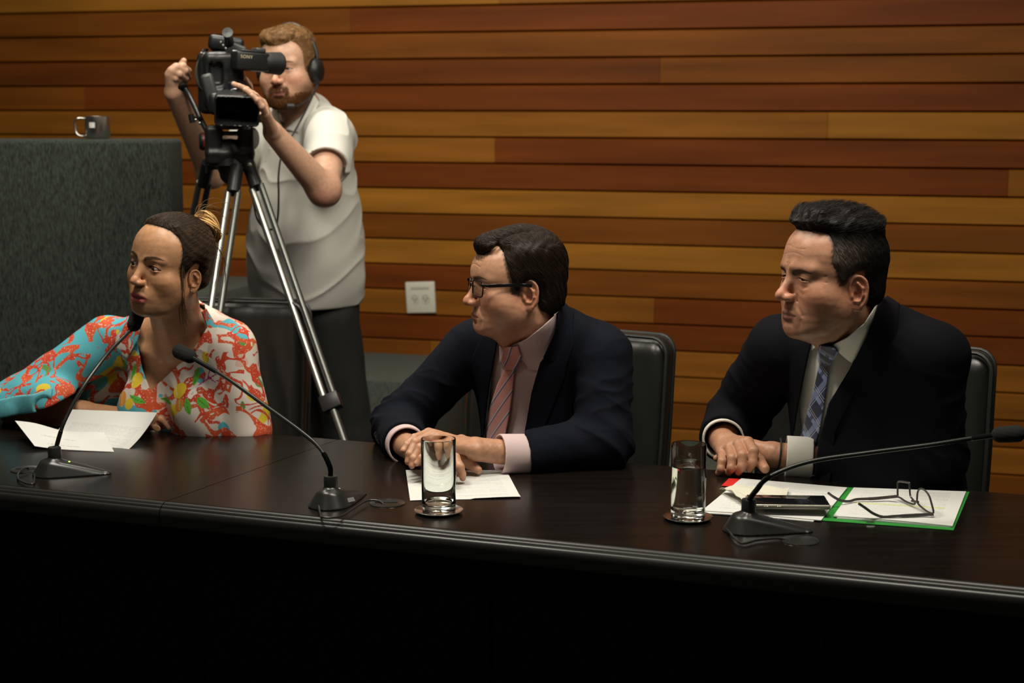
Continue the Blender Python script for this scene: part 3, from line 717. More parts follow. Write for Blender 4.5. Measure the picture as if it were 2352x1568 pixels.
def head(l, o):
    x0 = l[0]; x = np.abs(x0); y, z = l[1], l[2]; z = np.where(z < -.040, -.040 + (z + .040) / f32(o['lf']), z); p = [x, y, z]; jw = o['jaw']; f = o['face']; old = o['old']
    d = skull(p, o)
    if o['fr']: d = su(d, elli(p, (0, -.038 - o['fr'], .026), (.058, .052, .044)), .03)
    d = su(d, elli(p, (0, -.036, -.032), (.060 * f, .050, .072)), .03)
    d = su(d, cone(p, (.0535 * jw, .000, -.046), (.020 * jw, -.066, -.096), .013, .014), .032)
    d = su(d, elli(p, (0, -.026, -.070), (.048 * jw, .050, .036)), .025)
    if o['jowl']: d = su(d, elli(p, (0, -.030, -.094), (.036, .040, .019 * o['jowl'])), .03)
    d = su(d, elli(p, (0, -.0765, -.098), (.021, .0150 * o['chin'], .0155)), .016)
    d = su(d, elli(p, (.043 * f, -.058, -.026), (.020, .017 * o['cheek'], .019)), .02)
    d = su(d, cone(p, (.046 * f, -.040, -.036), (.045 * jw, -.018, -.062), .0190 * o['fu'], .0165 * o['fu']), .03)
    d = su(d, cone(p, (.036 * f, -.054, -.038), (.026 * jw, -.056, -.080), .0200 * o['fu'], .0175 * o['fu']), .03)
    d = su(d, cone(p, (.043 * f, -.038, -.050), (.032 * jw, -.044, -.082), .0170 * o['fu'], .0150 * o['fu']), .03)
    # brow
    d = su(d, cone(p, (.010, -.0850, .017), (.045, -.0715, .018), .0075 * o['brow'], .0065 * o['brow']), .014)
    # sockets
    d = ss(d, elli(p, (.031, -.1035, .000), (.0185, .0185, .0120)), .014)
    d = ss(d, elli(p, (.0125, -.104, .004), (.007, .011, .009)), .010)
    # muzzle
    d = su(d, elli(p, (0, -.070, -.064), (.031, .0235, .026)), .018)
    # nose
    n = o['nose']; nz = o['nz']
    d = su(d, cone(p, (0, -.0845, .008), (0, -.094 - .0105 * n, -.026 + nz), .0065, .0078), .012)
    d = su(d, elli(p, (0, -.0965 - .0095 * n, -.0325 + nz), (.0105 * o['nw'], .0118, .0100 * (.5 + .5 * o['nw']))), .007)
    d = su(d, elli(p, (.0118 * o['nw'], -.0955 - .002 * n, -.0355 + nz), (.0075 * o['nw'], .0125, .0078 * o['nw'])), .005)
    d = ss(d, elli(p, (.0062 * o['nw'], -.101 - .004 * n, -.0445 + nz), (.0034 * o['nw'], .0062, .0046)), .002)
    d = ss(d, cone(p, (.0185, -.088, -.031 + nz), (.019, -.085, -.042 + nz), .0012), .004)
    if old:
        d = grv(d, p, [(.0190, -.0920, -.036), (.0250, -.0880, -.050), (.0330, -.0820, -.066)], .0042, .0022 * old)
        d = grv(d, p, [(.031, -.083, -.076), (.028, -.082, -.090)], .004, .0013 * old)
        d = grv(d, p, [(.020, -.0890, -.010), (.030, -.088, -.0165), (.042, -.0790, -.0140)], .0028, .0012 * old)
        d = grv(d, p, [(.022, -.0870, -.020), (.034, -.084, -.0270), (.046, -.0750, -.0230)], .0040, .0010 * old)
        for q_ in ((.052, -.066, .004, .062, -.056, .008), (.052, -.066, -.001, .063, -.055, -.004)): d = grv(d, p, [q_[:3], q_[3:]], .0018, .0008 * old)
        d = grv(d, p, [(.005, -.0935, .013), (.0045, -.0945, .026)], .0022, .0013 * old)
        for zz in (.042, .054, .066):
            w_ = zz + .003 * np.cos(x * 60); d = ss(d, np.maximum(np.abs(z - w_ - .002 * np.sin(x0 * 90 + zz * 300)) - .0001, x - .032) + .0014, .0044 * old) if zz < .07 * old else d
    # mouth
    L_ = o['lips']; op = o['open']; pm_ = [x / f32(o['mw']), y, z]
    d = su(d, chain(pm_, [(0, -.0945, -.0640), (.009, -.0935, -.0630), (.0235, -.0845, -.0690)], [.0036 * L_, .0042 * L_, .0012], .003), .004)
    d = su(d, chain(pm_, [(0, -.0935, -.0745 - op), (.011, -.0915, -.0735 - op), (.0220, -.0840, -.0700)], [.0052 * L_, .0045 * L_, .0012], .003), .004)
    d = ss(d, chain(pm_, [(0, -.101, -.0688 - op * .5), (.012, -.0965, -.0680 - op * .4), (.0225, -.0905, -.0698)], [.0013 + op * .45, .0011 + op * .3, .0002], .001), .0020)
    d = ss(d, cone(p, (0, -.101, -.050), (0, -.1015, -.058), .0012), .005)
    d = grv(d, p, [(0, -.0935, -.0845), (.010, -.092, -.0840)], .0050, .0028)
    # lids
    ec = (.0310, -.0725, .0000)
    lid = ball(p, ec, .0146); d = su(d, lid, .0045)
    xe = (x - f32(ec[0])) / f32(.0152)
    hu = (.0056 * o['eye']) * (1 - xe ** 2) - .0018 * o['lid']; hd = .0040 * (1 - xe ** 2) * o['eye']; ze = z + .0022 * xe
    alm = np.maximum(ze - hu, -ze - hd); alm = np.maximum(alm, y + .074)
    cz_ = ze - hu - f32(.0030); d = d + f32(.0011) * np.exp(-(cz_ / f32(.0011)) ** 2) * np.clip(1.25 - np.abs(xe), 0, 1) * (y < -.07)
    cz_ = ze + hd + f32(.0032); d = d + f32(.0007) * np.exp(-(cz_ / f32(.0014)) ** 2) * np.clip(1.25 - np.abs(xe), 0, 1) * (y < -.07)
    d = ss(d, np.maximum(alm, -(ball(p, ec, .0128))), .0008)
    # ear, set at an angle to the head
    ca, sa = math.cos(R(24)), math.sin(R(24)); ex, ey = x - f32(.0705), y - f32(.004)
    u = (ex * ca - ey * sa) / f32(o['es']); v = (ex * sa + ey * ca) / f32(o['es']); w = (z + f32(.013 - o['ez'])) / f32(o['es']); ct, st = math.cos(R(-9)), math.sin(R(-9))
    v, w = v * ct - w * st, v * st + w * ct; e = [u, v, w]
    ear = elli(e, (.001, .003, .001), (.0042, .0172, .0285))
    ear = su(ear, cone(e, (-.010, -.006, -.002), (.0, .0, -.002), .012, .009), .006)
    ear = ss(ear, elli(e, (.0065, .0025, .006), (.0058, .0135, .0200)), .002)
    for i in range(len(EARP) - 1): ear = su(ear, cone(e, (.0032, *EARP[i]), (.0032, *EARP[i + 1]), .0027), .0008)
    ear = su(ear, chain(e, [(.0045, .003, .018), (.0055, .0105, .008), (.0055, .0095, -.004), (.0045, .0015, -.014), (.0040, -.007, -.013)], [.0022, .0024, .0024, .0024, .0018]), .0025)
    ear = ss(ear, elli(e, (.007, -.001, -.0035), (.0085, .0075, .0090)), .002)
    ear = su(ear, elli(e, (.0030, -.0105, -.004), (.0038, .0034, .0052)), .003)
    ear = su(ear, elli(e, (.0015, -.001, -.0255), (.0036, .0085, .0085)), .004)
    d = su(d, ear * f32(o['es']), .004)
    return d

def skin_col(V, fh, o, base, lip, hair=(.03, .018, .010), stub=0.0, nails=(), browz=0.0, red=1.0, browh=1.0, mole=None, beard=None, hp=None):
    l = np.stack(fh.loc(cols(V)), 1); x = np.abs(l[:, 0]); y, z = l[:, 1], l[:, 2]; z = np.where(z < -.040, -.040 + (z + .040) / o['lf'], z)
    C = np.tile(np.array(base, dtype=float), (len(V), 1))
    def mixc(m, c, a=1.0):
        m = np.clip(m, 0, 1)[:, None] * a; C[:] = C * (1 - m) + np.array(c) * m
    rd = np.array(base) * np.array([1.10, .78, .74])
    near = (np.abs(z) < .2)
    ez = o['ez']; G = lambda cx, cy, cz, s: np.exp(-(((x - cx) ** 2 + (y - cy) ** 2 + (z - cz) ** 2) / (2 * s * s)))
    mixc(G(0, -.108, -.034, .013) * .8 * red, rd); mixc(G(.045, -.066, -.036, .018) * .7 * red, rd)
    mixc(G(.074, .004, -.013 + ez, .024) * .6 * red * (x > .066), rd); mixc(G(0, -.085, -.1, .014) * .4 * red, rd)
    # lips
    xk = x; x = x / o['mw']; op = o['open']; L_ = o['lips']; zl = -.0690 - .001 * (x / .02)
    top = -.0590 - .0009 * L_ * 0 - .0018 * np.exp(-(x / .0035) ** 2) - .0085 * (x / .024) ** 2; bot = -.0800 - op + .0095 * (x / .022) ** 2
    m = sst(-.0012, .0012, np.minimum(top - z, z - bot)) * sst(-.074, -.082, y) * sst(.0245, .021, x); mixc(m, lip)
    mixc(np.exp(-((z - zl + op * .4) / (.0012 + op * .4)) ** 2) * sst(.0235, .019, x) * (y < -.078), np.array(lip) * .35, .85)
    x = xk
    # eyebrows
    bz = .0170 + browz + .006 * np.sin(np.clip((x - .010) / .040, 0, 1) * 2.4) - .003; bw = (.0042 * browh) * sst(.056, .020, x) ** .5 * sst(.008, .014, x)
    m = sst(.0010, -.0008, np.abs(z - bz) - bw) * (bw > .0006) * (y < -.05) * sst(.057, .050, x); mixc(m * .92, hair)
    # lashes
    xe = (x - .031) / .0158; hu = .0056 * o['eye'] * (1 - xe ** 2) - .0018 * o['lid']; ze = z + .0022 * xe
    mixc(np.exp(-((ze - hu - .0004) / .0010) ** 2) * (np.abs(xe) < 1.05) * (y < -.07), (.02, .012, .008), .8)
    mixc(G(.030, -.085, -.009, .007) * .35, np.array(base) * np.array([.75, .62, .6]))
    if stub: 
        sm = sst(-.040, -.060, z) * sst(.075, .06, x) * (y < .03) * (z > -.13) * sst(-.105, -.1, y * 0 - .1 + 0 * z)
        sm = sm * (x < .085) * (y > -.13); mixc(sm * stub * (1 - m), np.array(base) * np.array([.62, .66, .70]))
    if beard is not None:
        sm = np.maximum(sst(-.066, -.088, z) * sst(.01, -.03, y), sst(-.043, -.054, z) * sst(.036, .020, x) * sst(-.06, -.08, y))
        sm = np.maximum(sm, sst(-.035, -.065, z) * sst(.030, .055, x) * sst(.02, -.01, y) * sst(-.085, -.05, y) * .75) * (1 - .75 * np.exp(-((z + .0695) / .0065) ** 2) * (x < .024) * (y < -.08)) * (z > -.135)
        sm = sm * (x < .085) * (np.abs(y) < .13) * (sst(.088, .078, x)); mixc(sm * .97, beard)
    if mole is not None: mixc(np.exp(-(((l - np.array(mole)) ** 2).sum(1)) / (2 * .0013 ** 2)), np.array(base) * .35)
    if hp is not None:            # hair roots showing through the skin along the hairline
        g = poly2(l[:, 1].astype(f32), l[:, 2].astype(f32), hp[0]); sk = skull([np.abs(l[:, 0]).astype(f32), l[:, 1].astype(f32), l[:, 2].astype(f32)], o)
        nzz = .0022 * wob([l[:, 0].astype(f32), l[:, 1].astype(f32), l[:, 2].astype(f32)], 700, 4)
        mixc(sst(.0055, -.0015, g + nzz) * (sk < .010) * (x < .085), hp[1], .92)
    for c, r_ in nails:
        dd = np.sqrt(((V - np.asarray(c)) ** 2).sum(1)); mixc(sst(r_ * 1.1, r_ * .85, dd), np.array([base[0] * 1.18, base[1] * 1.12, base[2] * 1.15]))
    return np.concatenate([C, np.ones((len(V), 1))], 1)

def eyes(fh, o, gaze, t):
    """two eyeballs as one part, turned to the gaze direction given in head space"""
    Vs, Fs, G, n0 = [], [], [], 0; g = fh.M @ np.asarray(gaze, dtype=float); A = align(g)
    for sx in (-1, 1):
        c = fh.w((sx * .031, -.0725, 0)); n = 24; rings = 22; V = []
        for i in range(rings + 1):
            a = i / rings * 2.2; rr = .01285 * fh.k * (1 + .035 * math.exp(-(a / .42) ** 4))
            for j in range(n):
                ph_ = 2 * math.pi * j / n; V.append(c + A @ np.array([math.sin(a) * math.cos(ph_), math.sin(a) * math.sin(ph_), math.cos(a)]) * rr); G.append(a)
        for i in range(rings):
            for j in range(n): Fs.append((n0 + i * n + j, n0 + (i + 1) * n + j, n0 + (i + 1) * n + (j + 1) % n, n0 + i * n + (j + 1) % n))
        n0 += len(V); Vs.append(np.array(V))
    for i in (0, 1):
        V = Vs[i]; F = [tuple(a - i * len(V) for a in f) for f in Fs[i * len(Fs) // 2:(i + 1) * len(Fs) // 2]]
        link('eyeball', V, F, m_eye, t, sharp=0, attrs={'ga': G[i * len(V):(i + 1) * len(V)]})

# ---- a hand: joints given as world points
def hand_sdf(p, H, k=.0028):
    d = None
    wr = np.array(H['wrist']); 
    for i, fg in enumerate(H['fingers']):
        a = wr + (np.array(fg[0]) - wr) * .12 + (np.array(H['fingers'][i][0]) - np.mean([q[0] for q in H['fingers']], 0)) * .30
        c = cone(p, a, fg[0], .0145 * H['s'], .0112 * H['s']); d = c if d is None else su(d, c, .012)
    if 'thumb' in H:
        tb_ = H['thumb']; d = su(d, cone(p, wr + (np.array(tb_[0]) - wr) * .3, tb_[0], .0145 * H['s'], .0125 * H['s']), .014)
    for fg, sc in zip(H['fingers'], (1.0, 1.04, 1.0, .88)):
        s = sc * H['s']; c = chain(p, fg, [.0101 * s, .0090 * s, .0080 * s, .0069 * s], .002)
        for q, rr in ((fg[1], .0093), (fg[2], .0081)): c = su(c, ball(p, q, rr * s), .003)
        d = su(d, c, k)
    if 'thumb' in H:
        s = H['s']; d = su(d, chain(p, H['thumb'], [.0125 * s, .0108 * s, .0085 * s], .003), .004)
    if 'arm' in H:
        a, ra, rw = H['arm']; d = su(d, cone(p, wr, a, rw, ra), .012)
    return d
def tube_flat(p, a, b, ra, rb, nrm, fl):   # cone flattened along nrm
    nrm = np.asarray(nrm) / np.linalg.norm(nrm); h = (p[0] - f32(a[0])) * f32(nrm[0]) + (p[1] - f32(a[1])) * f32(nrm[1]) + (p[2] - f32(a[2])) * f32(nrm[2])
    return cone(p, a, b, ra, rb)

# ---- hair: a shaped cap plus combed strands
def strands(cap, fh, roots, dirf, steps, step, off, r0, col0, col1, seed, jit=.25):
    rg = np.random.RandomState(seed); n = len(roots); pts = [roots.copy()]; p = roots.copy(); offk = off
    J = rg.normal(size=(n, 3)) * jit; lenk = rg.uniform(.55, 1.0, size=n)
    for s in range(steps):
        l = np.stack(fh.loc(cols(p)), 1); dl = dirf(l) ; dl = dl / (np.linalg.norm(dl, axis=1, keepdims=True) + 1e-9) + J
        dw = (dl @ fh.M.T); d, g = grad(cap, p, .0015); dw = dw - g * (dw * g).sum(1, keepdims=True)
        dw /= np.linalg.norm(dw, axis=1, keepdims=True) + 1e-9
        p = p + dw * step * lenk[:, None]; d, g = grad(cap, p, .0015); o_ = offk(s / steps, l) if callable(offk) else offk
        p = p - g * (np.clip(d, -.02, .02) - o_)[:, None]; pts.append(p.copy())
    Pn = np.stack(pts, 1); m = Pn.shape[1]       # n,m,3
    T_ = np.gradient(Pn, axis=1); T_ /= np.linalg.norm(T_, axis=2, keepdims=True) + 1e-9
    A = np.cross(T_, np.array([.3, .5, .81])); A /= np.linalg.norm(A, axis=2, keepdims=True) + 1e-9; B = np.cross(T_, A)
    rad = r0 * (1 - .75 * np.linspace(0, 1, m) ** 2)[None, :, None]
    V = np.stack([Pn + rad * (A * math.cos(g) + B * math.sin(g)) for g in (0, 2.094, 4.189)], 2)   # n,m,3,3
    idx = np.arange(n * m * 3).reshape(n, m, 3); F = []
    for j in range(3):
        j2 = (j + 1) % 3; F.append(np.stack([idx[:, :-1, j], idx[:, :-1, j2], idx[:, 1:, j2], idx[:, 1:, j]], -1).reshape(-1, 4))
    C = np.array(col0) + (np.array(col1) - np.array(col0)) * rg.rand(n, 1) ** 2
    C = np.repeat(C, m * 3, 0); return V.reshape(-1, 3), np.concatenate(F), np.concatenate([C, np.ones((len(C), 1))], 1)
def hair_obj(name, t, cap, fh, lo, hi, col, dirf, nst, steps, step, off, col1, seed, region=None, r0=.0005, h=.0024, jit=.2, capcol=None):
    V, F = sculpt(cap, lo, hi, h, 1)
    C = np.tile(np.array([*col, 1.0]), (len(V), 1))
    if capcol is not None: C[:, :3] = capcol(np.stack(fh.loc(cols(V)), 1), V)
    rg = np.random.RandomState(seed); ii = rg.choice(len(V), nst * 3); l = np.stack(fh.loc(cols(V[ii])), 1)
    if region is not None: ii = ii[region(l)]
    ii = ii[:nst]; rt = V[ii].astype(float)
    SV, SF, SC = strands(cap, fh, rt, dirf, steps, step, off, r0, col, col1, seed + 1, jit)
    if capcol is not None:
        m = len(SV) // len(ii); SC[:, :3] = SC[:, :3] * .5 + np.repeat(C[ii, :3], m, 0) * .8
    V2, F2 = join([(V, F), (SV.astype(f32), SF)])
    return link(name, V2, F2, m_hair, t, sharp=0, attrs={'Col': np.concatenate([C, SC])})

# ---- torso and sleeves
def torso(l, w=1.0, belly=0.0, ch=.098):
    d = elli(l, (0, .02, -.20), (.150 * w, ch, .22))
    d = su(d, cone(l, (-.138 * w, .018, -.062), (.138 * w, .018, -.062), .045), .07)
    d = su(d, su(cone(l, (0, .030, .005), (.125 * w, .018, -.045), .040, .036), cone(l, (0, .030, .005), (-.125 * w, .018, -.045), .040, .036), .02), .04)
    return su(d, elli(l, (0, -.005, -.42), (.155 * w, .125 + belly, .19)), .08)
def legs_sdf(l, hip=-.60):
    """seated lap and lower legs in torso space (upright)"""
    d = None
    for s in (-1, 1):
        c = su(cone(l, (s * .10, .02, hip), (s * .13, -.42, hip + .02), .085, .062), cone(l, (s * .13, -.42, hip + .02), (s * .13, -.40, hip - .42), .055, .045), .03)
        d = c if d is None else su(d, c, .05)
    return d
def frame_from(L_, R_, up=(0, 0, 1), lean=0.0):
    bx = (L_ - R_) / np.linalg.norm(L_ - R_); up = np.asarray(up, dtype=float); by = np.cross(up, bx); by /= np.linalg.norm(by); bz = np.cross(bx, by)
    return np.array([bx, by, bz]).T @ rx(lean)
def person(loc, label): return thing('person', loc, label, 'person', None)
def floor_legs(t, fb, m, hipz, pants='trousers'):
    """lap, lower legs and shoes under the table"""
    O = fb.o; yaw = math.atan2(fb.M[1, 0], fb.M[0, 0]); hp = fb.w((0, .02, -.50)); f2 = Fr((hp[0], hp[1], 0), rz(yaw))
    def lg(p):
        l = f2.loc(p); d = None
        for s in (-1, 1):
            c = su(cone(l, (s * .09, .03, hipz), (s * .13, -.40, hipz + .01), .088, .060), cone(l, (s * .13, -.40, hipz), (s * .13, -.36, .10), .056, .048), .02)
            d = c if d is None else su(d, c, .03)
        return d
    o = f2.o; V, F = sculpt(lg, (o[0] - .6, o[1] - .6, 0), (o[0] + .6, o[1] + .35, .7), .014, 0); link(pants, V, F, m, t, sharp=0)
    for s in (-1, 1):
        def sh(p):
            l = f2.loc(p); d = su(elli(l, (s * .13, -.34, .045), (.042, .055, .05)), elli(l, (s * .13, -.44, .030), (.045, .10, .034)), .03); return si(d, -(l[2] - .002), .004)
        V, F = sculpt(sh, (o[0] - .6, o[1] - .7, -.01), (o[0] + .6, o[1] + .2, .12), .008, 0); link('shoe', V, F, m_shoe, t, sharp=0)
m_shoe = mat('black_shoe_leather', (.012, .011, .010), .3)
def buttons(t, pts, nrm, r, m, name='button'):
    for q in pts:
        MB().lathe([(.0003, .0016), (r * .55, .0014), (r * .8, .0022), (r, .0014), (r, -.001), (.0003, -.001)], q, align(nrm), 20).go(name, m, t)
HPr = [(-.110, .082), (-.082, .085), (-.060, .086), (-.047, .082), (-.044, .062), (-.047, .045), (-.048, .032), (-.040, .020), (-.036, .004), (-.030, -.008), (-.020, -.009), (-.014, .006), (.0, .018), (.016, .018), (.026, .0), (.030, -.03), (.040, -.050), (.075, -.048), (.14, -.040), (.15, .18), (-.13, .18)]
HPm = [(-.105, .052), (-.088, .062), (-.072, .082), (-.058, .094), (-.049, .078), (-.049, .055), (-.044, .030), (-.037, .008), (-.033, -.010), (-.018, -.013), (-.013, .004), (.0, .019), (.017, .018), (.027, -.002), (.030, -.03), (.036, -.047), (.060, -.058), (.14, -.050), (.15, .17), (-.13, .17)]
def jacket_mat(name, col, pin=False):
    return mat(name, col, .88, spec=.15, noise=((700, 700, 60), .25, 2), bump=((900, 900, 900), .15, .0006))
def prep(fh, V): return np.stack(fh.loc(cols(V)), 1)
def cuff_sdf(p, a, b, r0, r1, th=.0048):     # open tube from a to b
    d = np.asarray(b) - np.asarray(a); L_ = np.linalg.norm(d); u = d / L_; c = cone(p, a - u * .05, b + u * .05, r0, r1)
    return si(si(np.abs(c) - f32(th * .5), plane(p, b, u), .001), plane(p, a, -u), .001)
def tie_mat(name, kind):
    m = bpy.data.materials.new(name); m.use_nodes = True; nt = m.node_tree; b = nt.nodes['Principled BSDF']; b.inputs['Roughness'].default_value = .5; b.inputs['Sheen Weight'].default_value = .2
    L = nt.links.new; N = nt.nodes.new
    def MA(op, a, bb=None):
        n = N('ShaderNodeMath'); n.operation = op
        for i, v in enumerate((a, bb)):
            if v is None: continue
            if isinstance(v, (int, float)): n.inputs[i].default_value = v
            else: L(v, n.inputs[i])
        return n.outputs[0]
    at = N('ShaderNodeAttribute'); at.attribute_name = 'lp'; sx = N('ShaderNodeSeparateXYZ'); L(at.outputs['Vector'], sx.inputs[0]); x, z = sx.outputs[0], sx.outputs[2]
    def stripe(ax, az, per, lo, hi, off=0.0):
        t = MA('FRACT', MA('ADD', MA('DIVIDE', MA('ADD', MA('MULTIPLY', x, ax), MA('MULTIPLY', z, az)), per), 10 + off)); return MA('MULTIPLY', MA('GREATER_THAN', t, lo), MA('LESS_THAN', t, hi))
    cur = None
    def lay(c, f, amt=1.0):
        nonlocal cur
        mx = N('ShaderNodeMix'); mx.data_type = 'RGBA'; L(MA('MULTIPLY', f, amt), mx.inputs[0])
        if isinstance(cur, tuple): mx.inputs[6].default_value = (*cur, 1)
        else: L(cur, mx.inputs[6])
        mx.inputs[7].default_value = (*c, 1); cur = mx.outputs[2]
    if kind == 'pink':
        cur = (.66, .29, .25)
        lay((.10, .11, .24), stripe(-.72, .69, .0235, .0, .13)); lay((.80, .72, .66), stripe(-.72, .69, .0235, .13, .19))
    else:
        cur = (.018, .026, .075)
        lay((.22, .28, .48), stripe(.75, .66, .046, .0, .24)); lay((.20, .25, .42), stripe(-.72, .69, .042, .10, .36), .8); lay((.025, .028, .04), stripe(-.72, .69, .042, .55, .72), .8)
        lay((.45, .48, .55), stripe(.75, .66, .046, .30, .34)); lay((.45, .48, .55), stripe(.75, .66, .046, .42, .45)); lay((.4, .44, .52), stripe(-.72, .69, .042, .02, .05))
    L(cur, b.inputs['Base Color']); return m

def suited(label, o):
    NB, LS, RS, LE, LC, RE, RC = [o[k] for k in ('NB', 'LS', 'RS', 'LE', 'LC', 'RE', 'RC')]
    fb = Fr(NB, frame_from(LS, RS, lean=o['lean'])); hM = rz(-R(o['yaw'])) @ rx(R(o['pitch'])) @ ry(R(o['roll'])); fh = Fr(o['HO'], hM, o['hs']); ho = o['ho']
    t = person((NB[0], NB[1], 0), label)
    nk0, nk1 = fh.w((0, .018, -.060)), NB + fb.M @ np.array([0, .012, -.05]); rn = o['neck']
    w = o['w']; Hs = o['hands']; nkd = (nk0 - nk1) / np.linalg.norm(nk0 - nk1)
    def tors(p): return torso(fb.loc(p), w, o.get('belly', 0), o.get('ch', .098))
    # body: one skin mesh: head and neck, both hands, trunk and arms inside the clothes
    def headneck(p):
        l = fh.loc(p); d = head(l, ho) * f32(fh.k); n = cone(p, nk0, nk1, rn, rn * 1.10); n2 = cone(p, fh.w((0, -.030, -.080)), nk1 + fb.M @ np.array([0, -.035, 0]), rn * .62, rn * .8)
        d = su(d, su(n, n2, .02), .020); d = si(d, plane(p, nk1 + nkd * .030, -nkd), .004)
        return d + .0004 * wob(p, 160, 5)
    c = fh.o; A = sculpt(headneck, c - .15, c + np.array([.15, .15, .15]), .0017, 1)
    lo_z = nk1[2] - .03; A0 = None
    meshes = [A]
    if lo_z < c[2] - .15:
        pass
    nails = []
    for H in Hs:
        for fg in H['fingers'] + ([H['thumb']] if 'thumb' in H else []):
            tp, pv = np.array(fg[-1]), np.array(fg[-2]); d_ = (tp - pv) / (np.linalg.norm(tp - pv) + 1e-9); nz_ = np.array(H['dorsal'], dtype=float); nz_ -= d_ * (nz_ @ d_); nz_ /= np.linalg.norm(nz_) + 1e-9
            nails.append((tp + nz_ * .0072 * H['s'] + d_ * .0005, .0056 * H['s']))
    allp = np.concatenate([np.concatenate([np.array(f) for f in H['fingers']] + [np.array([H['wrist']])]) for H in Hs])
    for H in Hs: allp = np.concatenate([allp, np.array([H['arm'][0]])])
    def hnds(p):
        d = None
        for H in Hs: h_ = hand_sdf(p, H); d = h_ if d is None else su(d, h_, .0012)
        d = np.maximum(d, -np.inf)
        for q, r_ in nails: d = su(d, ball(p, q - (q - q), .0) + 1e3, 0) if False else d
        return d + .00035 * wob(p, 260, 3)
    meshes.append(sculpt(hnds, allp.min(0) - .03, allp.max(0) + .03, .0017, 1))
    def inner(p):
        d = tors(p) + .014; d = su(d, cone(p, LS, LE, .040, .034), .03); d = su(d, cone(p, RS, RE, .040, .034), .03)
        d = su(d, cone(p, LE, LC, .034, .026), .02); d = su(d, cone(p, RE, RC, .034, .026), .02); return su(d, cone(p, nk1 + np.array([0, 0, .01]), nk1, rn * .9, rn), .02)
    lo = np.minimum(np.minimum(LE, RE), NB) - .12; hi = np.maximum(np.maximum(LS, RS), NB) + .12; lo[2] = NB[2] - .56
    meshes.append(sculpt(inner, lo, hi, .012, 0))
    V, F = join(meshes)
    C = skin_col(V, fh, ho, o['skin'], o['lip'], o['browc'], o.get('stub', 0), nails, red=o.get('red', 1), browz=o.get('browz', 0), browh=o.get('browh', 1), hp=o['hp'])
    link('body', V, F, m_skin, t, sharp=0, attrs={'Col': C}); eyes(fh, ho, o['gaze'], t)
    # shirt
    op = o['opening']
    neckc = lambda p, g: cone(p, nk0, nk1, rn + g, rn * 1.10 + g)
    def shirt_base(p): return su(tors(p) - .003 + .0010 * wob(p, 45, 7), neckc(p, .002), .012)
    grown = o['shirt_poly']
    def shirt(p):
        d = tors(p) - .004 + .0010 * wob(p, 45, 7); return si(si(si(d, -(d + .012), .001), seen(p, grown), .002), fb.loc(p)[1] - .05, .003)
    pts = fb.w((0, -.08, -.15)); V, F = sculpt(shirt, pts - np.array([.24, .24, .34]), pts + np.array([.24, .24, .22]), .003, 1)
    link('shirt', V, F, o['m_shirt'], t, sharp=0)
    for pl in o['collar']:
        def col_(p):
            b_ = su(tors(p) - .003, neckc(p, .004), .03); return si(si(np.abs(b_ - .0062) - .0029, seen(p, pl), .0015), fb.loc(p)[1] - .12, .002)
        V, F = sculpt(col_, NB - np.array([.16, .2, .16]), NB + np.array([.16, .12, .12]), .0018, 1); V, F = biggest(V, F); link('collar', V, F, o['m_shirt'], t, sharp=0)
    def jcol(p):                  # the part of the jacket collar that stands against the neck
        b_ = su(tors(p) - .003, neckc(p, .004), .03); return si(si(np.abs(b_ - .0130) - .0042, seen(p, o['jpoly']), .003), fb.loc(p)[1] - .14, .002)
    m_t = o['m_tie']
    def tie(p):
        b_ = su(tors(p) - .003, neckc(p, .004), .03); q = si(np.abs(b_ - .008) - .0045, seen(p, o['tie']), .003)
        k = si(np.abs(b_ - .010) - .0095, seen(p, o['knot']), .006); return si(su(q, k, .0015), fb.loc(p)[1] - .02, .002)
    V, F = sculpt(tie, pts - np.array([.22, .22, .34]), pts + np.array([.22, .22, .22]), .0020, 1)
    V_, F_ = V, F; link('necktie', V, F, m_t, t, sharp=0, attrs={'lp': prep(fb, V)})
    # jacket
    def folds(p, E, ax, amp=.0032):
        r2 = (p[0] - f32(E[0])) ** 2 + (p[1] - f32(E[1])) ** 2 + (p[2] - f32(E[2])) ** 2; ax = ax / np.linalg.norm(ax)
        s = (p[0] - f32(E[0])) * f32(ax[0]) + (p[1] - f32(E[1])) * f32(ax[1]) + (p[2] - f32(E[2])) * f32(ax[2])
        q = [p[i] * f32(.55) + s * f32(ax[i] * 1.1) for i in range(3)]; rr = 1 - np.abs(wob(q, 34, 11 + int(abs(ax[0]) * 9)))
        return -f32(amp) * np.exp(-r2 / (2 * .085 ** 2)) * (np.maximum(rr, 0) ** 3 * 2.2 - .7)
    ga = o['arm_r']
    def sleeves(p):
        ds = []
        for S_, E_, C_ in ((LS, LE, LC), (RS, RE, RC)):
            u = (C_ - E_) / np.linalg.norm(C_ - E_); fo = cone(p, E_, C_ + u * .06, ga[1], ga[2])
            fo = si(fo, plane(p, C_, u), .004)
            a = su(cone(p, S_, E_, ga[0], ga[1]), fo, .03) + folds(p, E_, (S_ - C_), .0042) + folds(p, E_ * .4 + S_ * .6, (S_ - E_), .0026)
            inn = si(cone(p, E_, C_ + u * .06, ga[2] - .005, ga[2] - .005), -plane(p, C_ - u * .03, u), .001); a = ss(a, inn, .002); ds.append(a)
        return ds
    def jk_t(p):
        l = fb.loc(p)
        d = torso([l[0], l[1] + .004, l[2]], w * 1.03, o.get('belly', 0) + .01, o.get('ch', .098)) - .013
        pad = su(cone(l, (-.155 * w, .014, -.050), (-.07 * w, .026, -.018), .050, .040), cone(l, (.155 * w, .014, -.050), (.07 * w, .026, -.018), .050, .040), .01)
        d = su(d, pad, .03); return d + .0022 * wob([l[0] * 1.6, l[1], l[2] * .7], 22, o['seed'])
